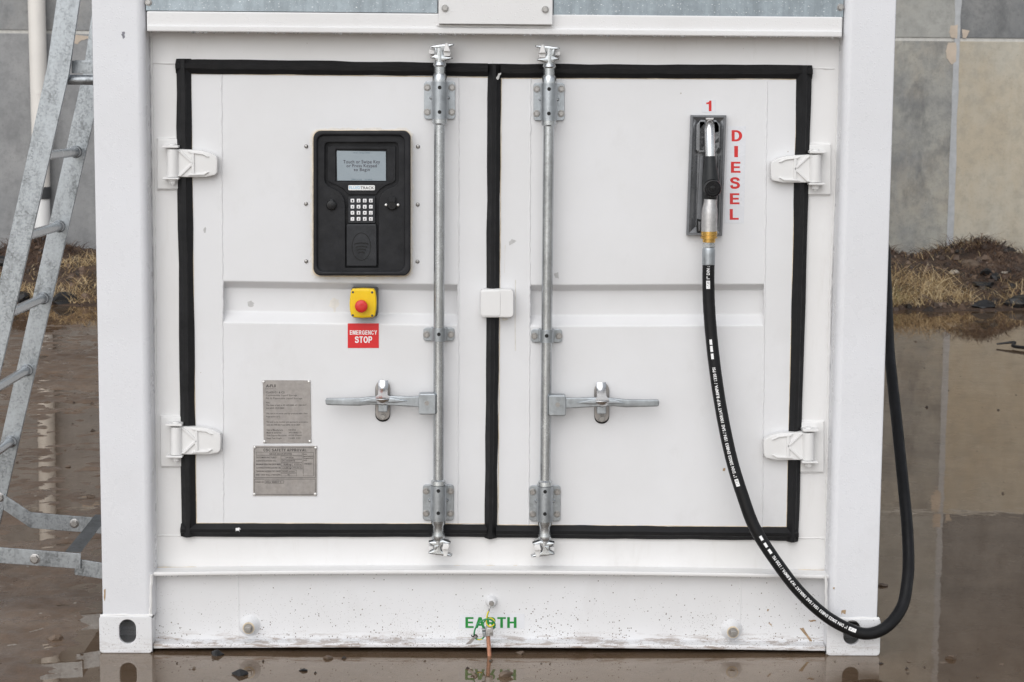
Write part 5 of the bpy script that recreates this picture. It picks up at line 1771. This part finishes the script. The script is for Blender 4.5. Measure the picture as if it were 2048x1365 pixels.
obj('clamp_screw', lathe((pz.x, gy-.013, pz.z), (0, -1, 0), [(0, .005), (.004, .005), (.004, .003), (.002, .002)], 10), 'steel', ER)
epl([(505, 945), (605, 850), (632, 832), (640, 848), (565, 938)], gy-.008, gy-.006, .0006, 'steel_plate', 'wire_tag')
def wire(pts, mt, r=.0022, name='wire'):
    path = smooth_path([P(*cf(a, c), y) for a, c, y in pts], 8)
    return obj(name, sweep(path, r, 8), mt, ER)
wire([(782, 520, .030), (772, 548, .026), (765, 575, .020)], 'steel', .0026, 'wire_lug')
wire([(765, 575, .020), (752, 600, .014), (744, 640, .004), (738, 690, -.01), (752, 728, -.018), (785, 742, -.022), (818, 728, -.022), (828, 700, -.02), (818, 668, -.014), (785, 650, -.008), (755, 660, -.006)], 'wire_yellow', .0021)
wire([(768, 575, .022), (757, 602, .016), (749, 642, .006), (745, 688, -.008)], 'wire', .0019)
wire([(822, 765, -.012), (836, 725, -.02), (818, 688, -.026), (770, 662, -.030), (715, 668, -.030), (665, 700, -.030), (628, 745, -.028), (606, 800, -.026), (604, 850, -.022), (622, 878, -.02), (660, 888, -.02), (695, 878, -.018), (718, 850, -.014)], 'wire', .0025)
wire([(730, 672, -.012), (708, 705, -.020), (708, 745, -.022), (722, 765, -.016)], 'wire', .0023)
wire([(640, 884, -.0225), (662, 892, -.0225), (690, 884, -.021)], 'wire_yellow', .0016)
wire([(570, 842, -.024), (590, 856, -.026), (610, 836, -.028), (632, 842, -.026), (636, 862, -.022), (600, 858, -.02), (575, 852, -.018)], 'black_gap', .0018, 'cable_tie')

# ---- ladder
LN, LF = 0.45, 1.03
LD = thing('access_ladder', (P(-30, 900, LN).x, LN, 0), 'galvanised steel access ladder leaning beside the left container post', 'ladder')
left_e = [(157, -300), (113, 0), (93.5, 136), (-148, 1240)]
right_e = [(204, -300), (160, 0), (138, 148), (-110, 1240)]
poly = XZ(left_e+right_e[::-1], LN)
poly = [(x, max(z, 0.0)) for x, z in poly]
def offs(pl, dy, y0):
    return plate(pl, y0, y0+.014, .002)
obj('stile', plate(poly, LN, LN+.014, .002), 'galv_ladder', LD)
obj('stile', plate(poly, LF, LF+.014, .002), 'galv_ladder', LD)
# centre line of the ladder in XZ
c0, c1 = Vector((P(115.5, 142, LN).x, 0, P(115.5, 142, LN).z)), Vector((P(-129, 1240, LN).x, 0, P(-129, 1240, LN).z))
def on_line(z):
    t = (z-c0.z)/(c1.z-c0.z)
    return c0.x+(c1.x-c0.x)*t
for a, c in ((156, 304), (128, 453), (98, 597), (62, 741), (28, 884)):
    z = P(a, c, LF).z
    x = on_line(z)
    n_ = 26
    path = [(x, LN+.004+(LF-LN)*k/n_, z) for k in range(n_+1)]
    obj('rung', sweep(path, [.0158+(.0012 if k % 2 else 0) for k in range(n_+1)], 16), 'galv_bright', LD)
    obj('weld_ring', lathe((x, LF-.012, z), (0, 1, 0), [(0, .017), (.004, .021), (.012, .023)], 18), 'galv_bright', LD)
z = on_line(0) and P(112, 1010, LN).z
# top step plate and tube
zt_ = P(163, 160, (LN+LF)/2).z
xt = P(163, 160, (LN+LF)/2).x
sx0 = P(137, 160, LN+.03).x
obj('top_rung', sweep([(sx0-.02, LN+.05, P(140, 160, LN+.05).z), (sx0+.40, LN+.05, P(140, 160, LN+.05).z)], .0165, 18), 'galv_ladder', LD)
za, zb_ = P(150, 121, LN+.06).z, P(150, 147, LN+.06).z
xa_ = P(143, 130, LN+.06).x
obj('step_plate', plate([(xa_, zb_), (xa_+.42, zb_), (xa_+.42, za), (xa_+.012, za), (xa_, za-.008)], LN+.06, LN+.068, .001), 'galv_ladder', LD)
obj('step_tread', box(xa_, xa_+.42, LN+.068, LN+.26, za-.006, za-.001), 'galv_ladder', LD)
# straps back to the container
def strap(pts, hw, y, name='strap'):
    up_ = [(a, c-hw) for a, c in pts]
    dn_ = [(a, c+hw) for a, c in pts[::-1]]
    return obj(name, plate(XZ(up_+dn_, y), y-.008, y, .0012), 'galv_ladder', LD)
strap([(-120, 1104), (-40, 1107), (162, 1122)], 15.5, LN, 'strap')
strap([(150, 1133), (235, 1146), (330, 1150)], 16, LN+.012, 'strap')
strap([(8, 1004), (62, 1040), (130, 1046), (260, 1056)], 15.5, LF, 'strap')
z_s = P(145, 1104, LN).z
x_n, x_f = P(146, 1105, LN).x, P(205, 1036, LF).x
cbm = bmesh.new()
wv = .026
vs = [cbm.verts.new(q) for q in ((x_n-wv, LN, z_s), (x_n+wv, LN, z_s-.002), (x_f+wv, LF, z_s+.002), (x_f-wv, LF, z_s+.002))]
cbm.faces.new(vs)
bmesh.ops.solidify(cbm, geom=list(cbm.faces), thickness=.006)
bmesh.ops.recalc_face_normals(cbm, faces=cbm.faces)
obj('cross_bar', cbm, 'galv_ladder', LD)
BIG = hexbolt_mesh(.014, .010)
put('bolt', BIG, 70, 1118, LN-.008, LD, .2)
put('bolt', BIG, 149, 1047, LF-.008, LD, .5)
put('bolt', BIG, 0, 995, LF, LD, .5)
